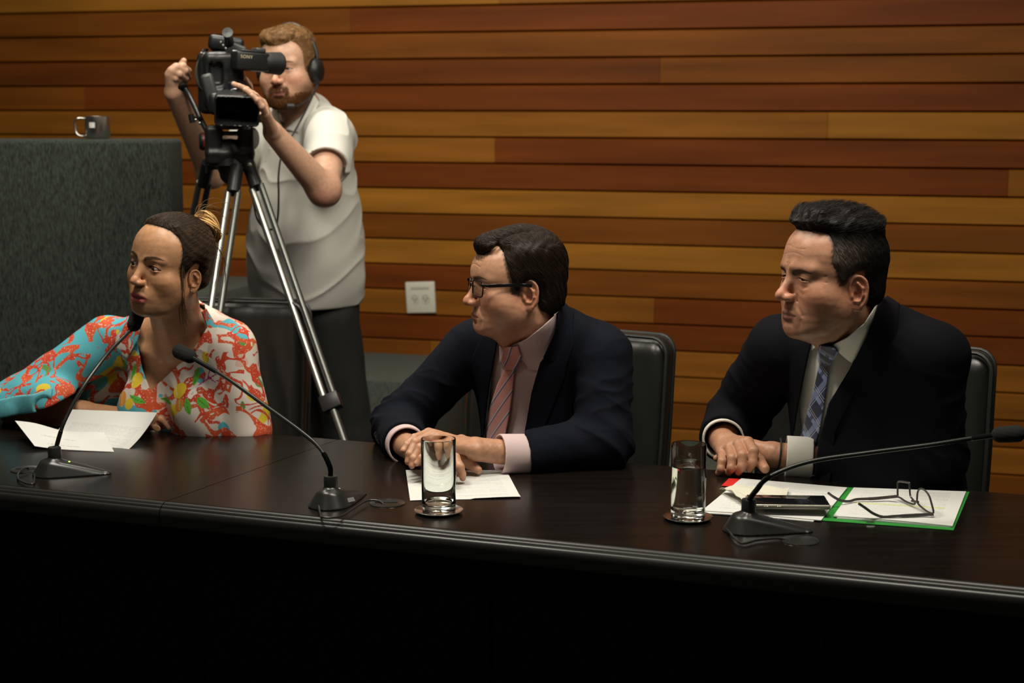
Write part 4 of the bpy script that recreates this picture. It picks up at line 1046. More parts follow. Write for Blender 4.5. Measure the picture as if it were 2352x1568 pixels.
    def jk(p):
        d = jk_t(p)
        for a in sleeves(p): d = su(d, a, .016)
        jc = cone(p, nk0, nk1 + (nk1 - nk0) * .2, rn + .017, rn + .026); jc = si(jc, plane(p, nk1 + nkd * o['jcol'], nkd + fb.M @ np.array([0, -.25, 0])), .006); d = su(d, jc, .030)
        l = fb.loc(p); front = l[1] - .070
        cut = np.maximum(seen(p, op), front); d = ss(d, cut, .003)
        d = ss(d, cone(p, nk0, nk1 + (nk1 - nk0) * .2, rn + .006, rn + .010), .006)
        inn = tors(p) - .0045                                             # hollow: the shirt sits inside
        return ss(d, np.maximum(inn, l[2] * 0 - 1), .002)
    V, F = sculpt(jk, lo - .02, hi + np.array([.03, .03, .05]), .0042, 1); jo = link('jacket', V, F, o['m_jk'], t, sharp=0)
    V, F = sculpt(jcol, NB - np.array([.16, .2, .16]), NB + np.array([.18, .14, .12]), .0024, 1); V, F = biggest(V, F); link('jacket_collar', V, F, o['m_jk'], jo, sharp=0)
    for pl in o['lapels']:
        def lap(p): return si(si(np.abs(jk_t(p) - .0028) - .0026, seen(p, pl), .0015), fb.loc(p)[1] - .05, .002)
        V, F = sculpt(lap, pts - np.array([.26, .26, .36]), pts + np.array([.26, .26, .24]), .0026, 1); V, F = biggest(V, F); link('lapel', V, F, o['m_jk'], jo, sharp=0)
    for C_, E_, ln, H in ((LC, LE, o['cuffs'][0], o['HL']), (RC, RE, o['cuffs'][1], o['HR'])):
        wv = np.array(H['wrist']); u = (wv - C_) / np.linalg.norm(wv - C_) * .6 + (C_ - E_) / np.linalg.norm(C_ - E_) * .4; u /= np.linalg.norm(u); a, bb = C_ - u * .025, C_ + u * ln
        def cf(p): return cuff_sdf(p, a, bb, ga[2] - .006, ga[2] - .007) + .0005 * wob(p, 60, 4)
        V, F = sculpt(cf, np.minimum(a, bb) - .07, np.maximum(a, bb) + .07, .0019, 0); link('cuff', V, F, o['m_shirt'], t, sharp=0)
    floor_legs(t, fb, o['m_jk'], .56)
    return t, fb, fh, tors, jk_t

# =================================================================== the man in the middle
mo = dict(DEF, es=1.0, fr=.006, lf=.84, nose=1.10, jaw=1.02, old=1.0, lips=.8, chin=.95, jowl=1.15, eye=.85, brow=1.0, lid=.6, crb=.088)
HOm = P(1190, 656, 3.42)
HL = dict(wrist=P(1098, 1032, 3.27), s=1.0, dorsal=(0, -.3, 1), arm=(P(1215, 1044, 3.31), .027, .0250), fingers=[
    [P(985, 994, 3.30), P(952, 1006, 3.27), P(935, 1022, 3.25), P(927, 1034, 3.24)],
    [P(994, 998, 3.27), P(954, 1016, 3.24), P(941, 1043, 3.22), P(937, 1060, 3.215)],
    [P(1005, 1006, 3.245), P(965, 1028, 3.215), P(950, 1053, 3.20), P(946, 1069, 3.195)],
    [P(1020, 1020, 3.225), P(985, 1038, 3.195), P(967, 1052, 3.185), P(957, 1064, 3.18)]],
    thumb=[P(1060, 1012, 3.31), P(1030, 1012, 3.34), P(1010, 1025, 3.35)])
HR = dict(wrist=W(962, 1042, .790), s=1.0, dorsal=(0, -.35, 1), arm=(P(930, 1020, 3.42), .027, .0250), fingers=[
    [W(1045, 1052, .800), W(1056, 1072, .787), W(1061, 1088, .772), W(1063, 1097, .762)],
    [W(1024, 1055, .803), W(1034, 1078, .790), W(1038, 1095, .774), W(1039, 1105, .761)],
    [W(1003, 1057, .801), W(1007, 1078, .788), W(1009, 1093, .773), W(1010, 1102, .761)],
    [W(982, 1060, .795), W(981, 1076, .783), W(981, 1086, .771), W(982, 1093, .761)]],
    thumb=[W(1048, 1048, .788), W(1078, 1065, .774), W(1098, 1079, .764)])
m_pk = mat('pale_pink_cotton', (.62, .47, .46), .75, noise=((900, 900, 900), .06, 2)); m_jkm = jacket_mat('navy_wool', (.0048, .0062, .0112))
OPM = [(1146, 772), (1140, 800), (1126, 880), (1115, 960), (1104, 1110), (1190, 1110), (1204, 1000), (1221, 900), (1244, 820), (1272, 762), (1285, 714), (1270, 680), (1150, 690)]
tm, fbm, fhm, torm, jkm = suited('middle-aged man with black-rimmed glasses, navy suit and pink striped tie, looking left', dict(
    NB=P(1222, 752, 3.52), LS=P(1385, 815, 3.43), RS=P(1085, 800, 3.62), LE=P(1385, 1018, 3.36), LC=P(1206, 1043, 3.31), RE=P(918, 975, 3.60), RC=P(930, 1018, 3.43),
    HO=HOm, hs=1.015, yaw=74, pitch=-2, roll=0, lean=R(12), ho=mo, neck=.056, w=1.0, belly=.015, hands=[HL, HR], HL=HL, HR=HR, jpoly=[(1284, 708), (1300, 696), (1318, 716), (1316, 770), (1276, 836), (1247, 822), (1274, 764)], hp=(HPm, (.030, .019, .012)), jcol=.070, skin=(.50, .262, .158), lip=(.34, .12, .085),
    browc=(.07, .04, .025), stub=.12, gaze=(.05, -1, -.02), opening=OPM, shirt_poly=[(1142, 760), (1100, 1115), (1215, 1115), (1262, 830), (1300, 700), (1200, 700)],
    m_shirt=m_pk, m_tie=tie_mat('pink_striped_silk', 'pink'), m_jk=m_jkm, arm_r=(.064, .058, .047), seed=3, cuffs=(.058, .030), browh=.8,
    collar=[[(1300, 700), (1292, 766), (1240, 850), (1216, 850), (1176, 793), (1210, 778), (1245, 750)], [(1146, 780), (1148, 838), (1158, 806), (1176, 793), (1160, 782)]],
    tie=[(1160, 846), (1182, 846), (1177, 905), (1169, 960), (1160, 1003), (1146, 1110), (1092, 1110), (1110, 1005), (1124, 935), (1143, 880)],
    knot=[(1156, 796), (1190, 795), (1199, 822), (1183, 851), (1160, 851), (1149, 826)],
    lapels=[[(1286, 716), (1312, 722), (1318, 790), (1302, 838), (1296, 870), (1250, 985), (1228, 1110), (1192, 1110), (1205, 1000), (1222, 900), (1246, 820), (1273, 764)],
            [(1145, 776), (1108, 768), (1080, 830), (1092, 960), (1070, 1110), (1103, 1110), (1114, 960), (1125, 880), (1139, 800)]]))
# hair of the middle man (outline in the side view of his head)
def capm(p):
    l = fhm.loc(p); g = poly2(l[1], l[2], HPm); d = skull([np.abs(l[0]), l[1], l[2]], mo)
    d = su(d, elli([np.abs(l[0]), l[1], l[2]], (0, .045, -.020), (.058, .050, .050)), .02)
    th = .0135 * sst(.006, -.022, g) * (.55 + .45 * sst(.04, .09, l[2])) - .0030 * sst(-.004, .005, g)
    d = d - th; fl = si(elli(l, (.0, -.062, .087), (.052, .034, .023)), g + .001, .006); d = su(d, fl, .014)
    comb = np.sin((l[0] * 1.0 + l[1] * .55 + l[2] * .15) * 520 + 3 * wob(l, 50, 2)) * sst(.05, .09, l[2]) + np.sin((l[1] * .9 + l[2] * .35) * 480 + 3 * wob(l, 40, 3)) * sst(.09, .05, l[2])
    d = d + .0007 * comb + .0012 * wob(l, 60, 8) + .006 * np.exp(-((l[0] - f32(.040)) / .004) ** 2) * sst(.08, .1, l[2]) * sst(.04, .0, l[1])
    return np.maximum(d, g - .002) * f32(1.015)
def dirm(l):
    top = sst(.07, .10, l[:, 2])[:, None]; side = np.stack([0 * l[:, 0], .75 + 0 * l[:, 0], -.65 + 0 * l[:, 0]], 1)
    tp = np.stack([-.8 - 0 * l[:, 0], -.25 + 3.0 * l[:, 1], -.1 + 0 * l[:, 0]], 1); return side * (1 - top) + tp * top
c = fhm.o; hair_obj('hair', tm, capm, fhm, c - .16, c + .17, (.015, .0095, .006), dirm, 11000, 10, .0042, lambda a, l: .0002 + .0012 * a, (.075, .048, .031), 5, r0=.00030, jit=.09)
# his glasses
gl = thing('eyeglasses', fhm.w((0, -.1, 0)), 'black rectangular glasses worn by the middle man', 'glasses')
m_blk = mat('black_acetate', (.008, .008, .008), .25); m_gmet = mat('gunmetal', (.014, .014, .018), .3, .5)
def lens_pts(sx, n=28):
    q = []
    for i in range(n):
        a = 2 * math.pi * i / n; ca, sa = math.cos(a), math.sin(a); e = .42
        x_ = .0255 * math.copysign(abs(ca) ** e, ca); z_ = .0165 * math.copysign(abs(sa) ** e, sa)
        q.append(np.array([sx * (.033 + x_ * (1 - .06 * (z_ < 0))), -.1010 + (.033 + x_) ** 2 * 2.6, -.003 + z_]))
    return q
for sx in (1, -1):
    q = lens_pts(sx); b = MB(); b.tube([fhm.w(v) for v in q] + [fhm.w(q[0])], .0014, 8, cap=False); b.go('rim', m_gmet, gl)
    n = len(q); A_ = [fhm.w(v + np.array([0, .0006, 0])) for v in q]; B_ = [fhm.w(v - np.array([0, .0006, 0])) for v in q]
    link('lens', A_ + B_, [tuple(range(n)), tuple(range(n, 2 * n))[::-1]] + [(i, (i + 1) % n, n + (i + 1) % n, n + i) for i in range(n)], m_ln, gl, smooth=False)
    b = MB(); pa_, pb_, pc_, pd_ = [fhm.w(v) for v in ((sx * .0585, -.0935, .0065), (sx * .0715, -.082, .0068), (sx * .0765, -.02, .0100), (sx * .0770, .006, .0080))]
    b.tube([pa_, pb_], [.003, .0034], 8)
    up_ = fhm.M[:, 2]
    for a_, c_ in ((pb_, pc_), (pc_, pd_)):
        dv = c_ - a_; Ln = np.linalg.norm(dv); xx = dv / Ln; zz = up_ - xx * (up_ @ xx); zz /= np.linalg.norm(zz); yy = np.cross(zz, xx)
        b.box((a_ + c_) / 2, (Ln + .002, .0022, .0072), np.array([xx, yy, zz]).T, .0006, 1)
    b.go('temple', m_blk, gl)
b = MB(); b.tube([fhm.w(v) for v in ((.0085, -.1005, .004), (0, -.1040, .006), (-.0085, -.1005, .004))], .0013, 8); b.go('bridge', m_gmet, gl)
# wedding ring, sleeve buttons
rg_ = P(979, 1018, 3.232); dr = (P(965, 1028, 3.215) - P(1005, 1006, 3.245)); b = MB(); A = align(dr)
b.tube([rg_ + A @ np.array([math.cos(a) * .0102, math.sin(a) * .0102, 0]) for a in np.linspace(0, 2 * math.pi, 25)], .0012, 6, cap=False); b.go('ring', mat('gold', (.75, .55, .22), .2, 1), tm)
m_btn = mat('dark_button', (.03, .03, .035), .18)
def on_surf(f, a, view=True):
    """slide a point along the line of sight until it meets the surface f"""
    d = np.asarray(a) - CO; L_ = np.linalg.norm(d); d /= L_; tt = L_ - .25
    for _ in range(60):
        q = CO + d * tt; v = float(f([np.array([q[i]], dtype=f32) for i in range(3)])[0]); tt += v * .8
        if abs(v) < .0003: break
    return CO + d * tt
def slv(p): return cone(p, P(918, 975, 3.60), P(930, 1018, 3.43), .058, .047)
buttons(tm, [on_surf(slv, P(px, py, 3.5)) for px, py in ((866, 998), (869, 1006), (873, 1013))], (-.5, -.8, .1), .0075, m_btn, 'sleeve_button')
buttons(tm, [on_surf(torm, P(1183, 851, 3.4)) + np.array([-.001, -.006, .0])], (-.3, -.95, .1), .0055, mat('shirt_button', (.7, .62, .58), .3), 'shirt_button')

# =================================================================== the man at the right
ro = dict(DEF, fu=.88, es=1.0, ez=-.010, lf=.93, nose=1.14, nz=.001, jaw=1.03, old=.8, lips=.62, chin=1.0, jowl=1.2, eye=.62, brow=1.35, lid=1.0, cheek=1.05, crb=.090, crz=.078)
HOr = P(1914, 635, 3.12)
R1 = dict(wrist=P(1668, 1020, 3.37), s=1.14, dorsal=(0, -.8, .6), arm=(P(1655, 1006, 3.44), .028, .0265), fingers=[
    [P(1718, 1016, 3.285), P(1731, 1036, 3.232), P(1729, 1062, 3.222), P(1722, 1077, 3.235)],
    [P(1697, 1022, 3.290), P(1706, 1046, 3.235), P(1704, 1071, 3.226), P(1697, 1083, 3.24)],
    [P(1677, 1029, 3.300), P(1682, 1053, 3.245), P(1680, 1074, 3.236), P(1674, 1084, 3.25)],
    [P(1659, 1038, 3.310), P(1659, 1060, 3.262), P(1656, 1076, 3.255), P(1650, 1085, 3.262)]],
    thumb=[P(1722, 1040, 3.30), P(1744, 1058, 3.25), P(1757, 1076, 3.21)])
R2 = dict(wrist=P(1776, 1044, 3.285), s=1.06, dorsal=(0, -.2, 1), arm=(P(1850, 1054, 3.28), .029, .0270), fingers=[
    [P(1716, 1017, 3.315), P(1688, 1026, 3.33), P(1664, 1040, 3.33), P(1646, 1052, 3.33)],
    [P(1722, 1028, 3.325), P(1690, 1040, 3.34), P(1670, 1054, 3.34), P(1655, 1064, 3.34)],
    [P(1728, 1040, 3.330), P(1700, 1054, 3.34), P(1680, 1064, 3.34), P(1668, 1070, 3.34)],
    [P(1736, 1054, 3.330), P(1714, 1064, 3.34), P(1700, 1070, 3.34), P(1690, 1074, 3.34)]])
m_ws = mat('white_cotton', (.64, .62, .55), .75, noise=((900, 900, 900), .05, 2)); m_jkr = jacket_mat('black_blue_wool', (.0036, .0036, .0055))
OPR = [(1866, 775), (1850, 850), (1832, 940), (1818, 1030), (1812, 1120), (1866, 1120), (1880, 1015), (1904, 925), (1950, 850), (1990, 770), (2016, 706), (2000, 660), (1870, 700)]
tr, fbr, fhr, torr, jkr = suited('dark-haired man in a near-black suit, white shirt and blue checked tie, looking left', dict(
    NB=P(1975, 752, 3.26), LS=P(2128, 822, 3.16), RS=P(1795, 800, 3.38), LE=P(2138, 1044, 3.20), LC=P(1838, 1052, 3.285), RE=P(1690, 965, 3.56), RC=P(1662, 1008, 3.42),
    HO=HOr, hs=1.075, yaw=68, pitch=-1, roll=0, lean=R(12), ho=ro, neck=.062, w=1.10, belly=.02, ch=.108, hands=[R1, R2], HL=R2, HR=R1, jpoly=[(2015, 702), (2038, 678), (2066, 696), (2062, 770), (1996, 846), (1950, 852), (1991, 772)], hp=(HPr, (.045, .032, .024)), jcol=.135, skin=(.45, .225, .135), lip=(.28, .11, .080),
    browc=(.018, .012, .010), stub=.30, gaze=(.08, -1, .02), opening=OPR, shirt_poly=[(1855, 760), (1800, 1125), (1880, 1125), (1920, 930), (2030, 700), (1900, 700)],
    m_shirt=m_ws, m_tie=tie_mat('blue_checked_silk', 'blue'), m_jk=m_jkr, arm_r=(.074, .066, .050), seed=9, cuffs=(.030, .010), browh=1.1, browz=-.0060,
    collar=[[(2028, 698), (2010, 762), (1958, 834), (1945, 826), (1908, 793), (1945, 775), (1985, 742), (2012, 700)], [(1868, 776), (1862, 806), (1880, 794), (1908, 793), (1890, 784)]],
    tie=[(1881, 838), (1905, 832), (1900, 880), (1893, 930), (1884, 985), (1874, 1020), (1862, 1120), (1808, 1120), (1834, 1018), (1850, 960), (1866, 905)],
    knot=[(1880, 790), (1914, 796), (1927, 808), (1906, 838), (1882, 842), (1877, 820)],
    lapels=[[(2018, 704), (2040, 714), (2052, 762), (2022, 800), (2018, 830), (1960, 905), (1920, 990), (1905, 1120), (1866, 1120), (1881, 1015), (1905, 925), (1951, 850), (1991, 770)],
            [(1865, 776), (1810, 775), (1790, 800), (1800, 880), (1776, 1000), (1775, 1120), (1811, 1120), (1817, 1030), (1831, 940), (1849, 850)]]))
def capr(p):
    l = fhr.loc(p); g = poly2(l[1], l[2], HPr); x = np.abs(l[0]); d = skull([x, l[1], l[2]], ro)
    d = su(d, elli([x, l[1], l[2]], (0, .045, -.022), (.060, .046, .050)), .02)
    top = sst(.070, .105, l[2]); th = (.0045 + .0150 * top) * sst(.004, -.018, g) - .0030 * sst(-.004, .005, g)
    d = d - th; fl = si(rbox(l, (0, -.030, .110), (.047, .040, .018), .016), g + .001, .006); d = su(d, fl, .012)
    d = d + top * (.0016 * np.sin((l[0] * .8 + l[1] * .35) * 330 + 3 * wob(l, 60, 4)) + .0014 * wob(l, 110, 6)) + .0006 * wob(l, 260, 2)
    return np.maximum(d, g - .002) * f32(1.075)
def dirr(l):
    top = sst(.072, .095, l[:, 2])[:, None]; z0 = 0 * l[:, 0]; side = np.stack([z0, .45 + z0, -.8 + z0], 1)
    tp = np.stack([z0 + .1, .75 + z0, .35 + z0], 1); return side * (1 - top) + tp * top
def ccr(l, V):
    gy = np.clip(sst(.074, .045, l[:, 2]) * sst(.035, -.035, l[:, 1]) * (np.abs(l[:, 0]) > .045), 0, 1)[:, None]; return np.array([.012, .010, .009]) * (1 - gy) + np.array([.115, .090, .072]) * gy
c = fhr.o; hair_obj('hair', tr, capr, fhr, c - .18, c + .20, (.012, .010, .009), dirr, 8000, 7, .0036, lambda a, l: .0003 + .0075 * a * a * sst(.08, .11, l[:, 2]) + .0006 * a, (.05, .042, .036), 15, r0=.00034, jit=.20, capcol=ccr)
b = MB(); wa = P(1789, 1043, 3.287); dv = P(1850, 1052, 3.28) - P(1776, 1044, 3.285); A = align(dv)
b.tube([wa + A @ np.array([math.cos(a) * .0325, math.sin(a) * .0325, 0]) for a in np.linspace(0, 2 * math.pi, 37)], .0022, 8, cap=False); b.go('bracelet', mat('black_cord', (.02, .02, .02), .6), tr)
def slr(p): return cone(p, P(2138, 1044, 3.20), P(1838, 1052, 3.285), .066, .050)
buttons(tr, [on_surf(slr, P(px, 1098 - (i % 2), 3.2)) for i, px in enumerate((1868, 1882, 1895, 1909))], (.0, -.85, -.5), .0085, m_btn, 'sleeve_button')
HPc2 = [(-.100, .066), (-.085, .068), (-.062, .082), (-.052, .070), (-.046, .050), (-.044, .020), (-.038, .0), (-.034, -.03), (-.018, -.03), (-.013, .004), (.0, .018), (.017, .016), (.027, -.004), (.031, -.03), (.044, -.052), (.14, -.05), (.15, .18), (-.13, .18)]
HPw = [(-.062, .092), (-.050, .086), (-.042, .074), (-.038, .060), (-.037, .034), (-.040, .006), (-.033, -.016), (-.020, -.024), (-.016, -.008), (-.008, .010), (.002, .018), (.018, .014), (.028, -.008), (.031, -.032), (.045, -.060), (.13, -.060), (.15, .17), (-.09, .17)]
# =================================================================== the woman
def floral():
    m = bpy.data.materials.new('floral_cotton'); m.use_nodes = True; nt = m.node_tree; b = nt.nodes['Principled BSDF']; b.inputs['Roughness'].default_value = .8
    L = nt.links.new; N = nt.nodes.new
    def MA(op, a, bb=None):
        n = N('ShaderNodeMath'); n.operation = op
        for i, v in enumerate((a, bb)):
            if v is None: continue
            if isinstance(v, (int, float)): n.inputs[i].default_value = v
            else: L(v, n.inputs[i])
        return n.outputs[0]
    at = N('ShaderNodeAttribute'); at.attribute_name = 'lp'; vec = at.outputs['Vector']; sx = N('ShaderNodeSeparateXYZ'); L(vec, sx.inputs[0])
    def noise(s, off, det=2, dist=0.0):
        mp = N('ShaderNodeMapping'); mp.inputs['Location'].default_value = (off, off * .7, -off); L(vec, mp.inputs[0])
        n = N('ShaderNodeTexNoise'); n.inputs['Scale'].default_value = s; n.inputs['Detail'].default_value = det; n.inputs['Distortion'].default_value = dist; L(mp.outputs[0], n.inputs['Vector']); return n.outputs[0]
    cur = (.70, .62, .54)
    def lay(c, f, amt=1.0):
        nonlocal cur
        mx = N('ShaderNodeMix'); mx.data_type = 'RGBA'; L(MA('MULTIPLY', f, amt), mx.inputs[0])
        if isinstance(cur, tuple): mx.inputs[6].default_value = (*cur, 1)
        else: L(cur, mx.inputs[6])
        if isinstance(c, tuple): mx.inputs[7].default_value = (*c, 1)
        else: L(c, mx.inputs[7])
        cur = mx.outputs[2]
    x = sx.outputs[0]
    lay((.66, .30, .22), MA('GREATER_THAN', noise(9, 3), .60), .55)
    lay((.09, .42, .50), MA('GREATER_THAN', MA('SUBTRACT', noise(9, 11, 1), MA('MULTIPLY', x, .75)), .56))
    lay((.66, .50, .03), MA('GREATER_THAN', noise(11, 21, 1), .66))
    lay((.10, .28, .06), MA('GREATER_THAN', noise(17, 31, 1), .705))
    def coral(s, off, wdt, dist):
        n = noise(s, off, 1.5, dist); v = MA('ABSOLUTE', MA('SUBTRACT', n, .5)); return MA('LESS_THAN', v, wdt)
    gate = MA('GREATER_THAN', noise(20, 41, 1), .40)
    c1 = MA('MULTIPLY', coral(12, 5, .046, .8), gate); lay((.62, .085, .022), c1)
    c2 = MA('MULTIPLY', coral(16, 9, .036, 1.0), MA('GREATER_THAN', noise(14, 51, 1), .46)); lay((.56, .05, .015), c2)
    lay((.75, .60, .50), MA('MULTIPLY', MA('MAXIMUM', c1, c2), MA('GREATER_THAN', noise(260, 2, 0), .69)), .6)
    for nm, c in (('mag', (.45, .01, .16)), ('leaf', (.10, .42, .035)), ('leafv', (.03, .18, .02)), ('lemon', (.80, .58, .03)), ('slice', (.75, .30, .03)), ('wht', (.82, .78, .70)), ('pip', (.55, .25, .02))):
        a = N('ShaderNodeAttribute'); a.attribute_name = nm; lay(c, MA('LESS_THAN', a.outputs['Fac'], 0.0))
    L(cur, b.inputs['Base Color'])
    tc = N('ShaderNodeTexCoord'); nz = N('ShaderNodeTexNoise'); nz.inputs['Scale'].default_value = 700; L(tc.outputs['Object'], nz.inputs['Vector']); bp = N('ShaderNodeBump'); bp.inputs['Strength'].default_value = .25; bp.inputs['Distance'].default_value = .0006
    L(nz.outputs[0], bp.inputs['Height']); L(bp.outputs[0], b.inputs['Normal']); return m
m_flo = floral()
wo = dict(DEF, fu=.80, es=.84, ez=-.012, nw=.86, mw=1.13, nose=.98, jaw=.92, lips=1.08, chin=.85, brow=.45, eye=1.08, face=.97, open=.0032, cr=1.0, crz=.074, crb=.088, cheek=.95)
HOw = P(392, 607, 3.56); hMw = rz(-R(33)) @ rx(R(-2)) @ ry(R(8)); fhw = Fr(HOw, hMw, .98)
NBw, LSw, RSw = P(404, 750, 3.76), P(524, 802, 3.72), P(248, 782, 3.85); fbw = Fr(NBw, frame_from(LSw, RSw, lean=R(14)))
REw, RWw = P(40, 938, 3.84), P(318, 962, 3.745); LEw = P(566, 985, 3.72)
tw = person((NBw[0], NBw[1], 0), 'woman with a blond hair bun and a floral shirt speaking behind the left microphones')
nkw0, nkw1 = fhw.w((0, .016, -.060)), NBw + fbw.M @ np.array([0, .010, -.045])
def torw(l):
    d = torso(l, .90, -.040, .085); x = np.abs(l[0]); return su(d, elli([x, l[1], l[2]], (.075, -.062, -.205), (.062, .055, .070)), .05)
def torww(p): return torw(fbw.loc(p))
def hnw(p):
    l = fhw.loc(p); d = head(l, wo) * f32(fhw.k); n = cone(p, nkw0, nkw1, .051, .058); n = su(n, cone(p, fhw.w((0, -.030, -.078)), nkw1 + fbw.M @ np.array([0, -.02, -.01]), .026, .036), .03)
    lb = fbw.loc(p); b_ = torw(lb) + .002; xa = np.abs(lb[0]); cl = cone([xa, lb[1], lb[2]], (.012, -.060, -.060), (.11, -.035, -.035), .0065, .006)
    b_ = su(b_, cl, .018); d = su(d, n, .025); return su(d, b_, .045) + .0003 * wob(p, 160, 5)
A = sculpt(hnw, np.array([HOw[0] - .15, HOw[1] - .17, NBw[2] - .22]), np.array([HOw[0] + .19, HOw[1] + .30, HOw[2] + .14]), .0019, 1)
HW = dict(wrist=RWw, s=.90, dorsal=(0, -.2, 1), arm=(REw, .036, .0235), fingers=[
    [P(360, 958, 3.66), P(377, 964, 3.63), P(387, 974, 3.62), P(393, 984, 3.63)],
    [P(352, 958, 3.72), P(372, 964, 3.715), P(384, 974, 3.71), P(390, 983, 3.70)],
    [P(352, 966, 3.65), P(366, 972, 3.62), P(373, 981, 3.61), P(377, 989, 3.62)],
    [P(350, 978, 3.69), P(360, 984, 3.675), P(364, 988, 3.67), P(367, 992, 3.665)]], thumb=[P(340, 952, 3.75), P(358, 955, 3.76), P(370, 960, 3.76)])
nailw = [(np.array(f[-1]) + np.array([.001, -.006, .002]), .0052) for f in HW['fingers']]
def hw_(p): d = hand_sdf(p, HW); return su(d, cone(p, REw, P(190, 960, 3.81), .040, .036), .03) + .0003 * wob(p, 200, 3)
B_ = sculpt(hw_, np.minimum(REw, RWw) - .07, np.maximum(REw, np.array(P(395, 950, 3.8))) + .07, .0022, 1)
def inw(p):
    d = torww(p) + .012; d = su(d, cone(p, LSw, LEw, .036, .030), .03); return su(d, cone(p, RSw, REw, .036, .034), .03)
lo = np.array([REw[0] - .1, 3.45, NBw[2] - .56]); hi = np.array([LEw[0] + .12, 4.02, NBw[2] + .03])
V, F = join([A, B_, sculpt(inw, lo, hi, .012, 0)])
skw = (.49, .255, .132)
C = skin_col(V, fhw, wo, skw, (.54, .14, .125), (.030, .016, .009), 0, nailw, red=.5, browz=.0045, browh=1.0, mole=(.021, -.090, -.0215), hp=(HPw, (.045, .026, .014)))
link('body', V, F, m_skin, tw, sharp=0, attrs={'Col': C}); eyes(fhw, wo, (-.20, -1, -.02), tw)
opw = [(312, 748), (318, 800), (328, 850), (346, 897), (389, 857), (446, 800), (478, 752), (470, 700), (330, 690)]
cu0, cuN = P(62, 936, 3.74), np.array([.30, .12, -.95])
def shw_t(p):
    l = fbw.loc(p); d = torw([l[0], l[1], l[2]]) - .014; fo = wob([l[0] * 1.8, l[1], l[2] * .55], 30, 6); d = d - .0030 * fo - .0022 * (1 - np.abs(wob([l[0] * 2.2, l[1], l[2] * .8], 42, 16))) ** 2
    return su(d, elli(l, (0, .01, -.36), (.165, .085, .20)), .06)
def shw(p):
    d = shw_t(p)
    ra = si(su(cone(p, RSw, REw + np.array([.02, -.02, .0]), .060, .082), cone(p, REw, P(120, 925, 3.74), .070, .060), .03), plane(p, cu0, cuN), .004) + .0035 * wob(p, 34, 9)
    fil = su(elli(p, P(215, 875, 3.90), (.100, .060, .085)), elli(p, P(170, 885, 3.90), (.075, .05, .055)), .03) + .0035 * wob(p, 34, 12); d = su(d, fil, .05)
    la = cone(p, LSw, LEw, .058, .062) + .0030 * wob(p, 34, 19); d = su(su(d, ra, .03), la, .03)
    inn = np.maximum(cone(p, RSw, REw, .050, .074) + .002, -plane(p, cu0 - cuN * .05, cuN)); d = ss(d, inn, .003)
    d = ss(d, np.maximum(seen(p, opw), fbw.loc(p)[1] - .06), .003)
    d = ss(d, cone(p, nkw0, nkw1 + (nkw1 - nkw0) * .15, .056, .066), .008)
    return ss(d, torww(p) - .006, .002)
V, F = sculpt(shw, lo - np.array([.03, .05, 0]), hi + .02, .0034, 1)
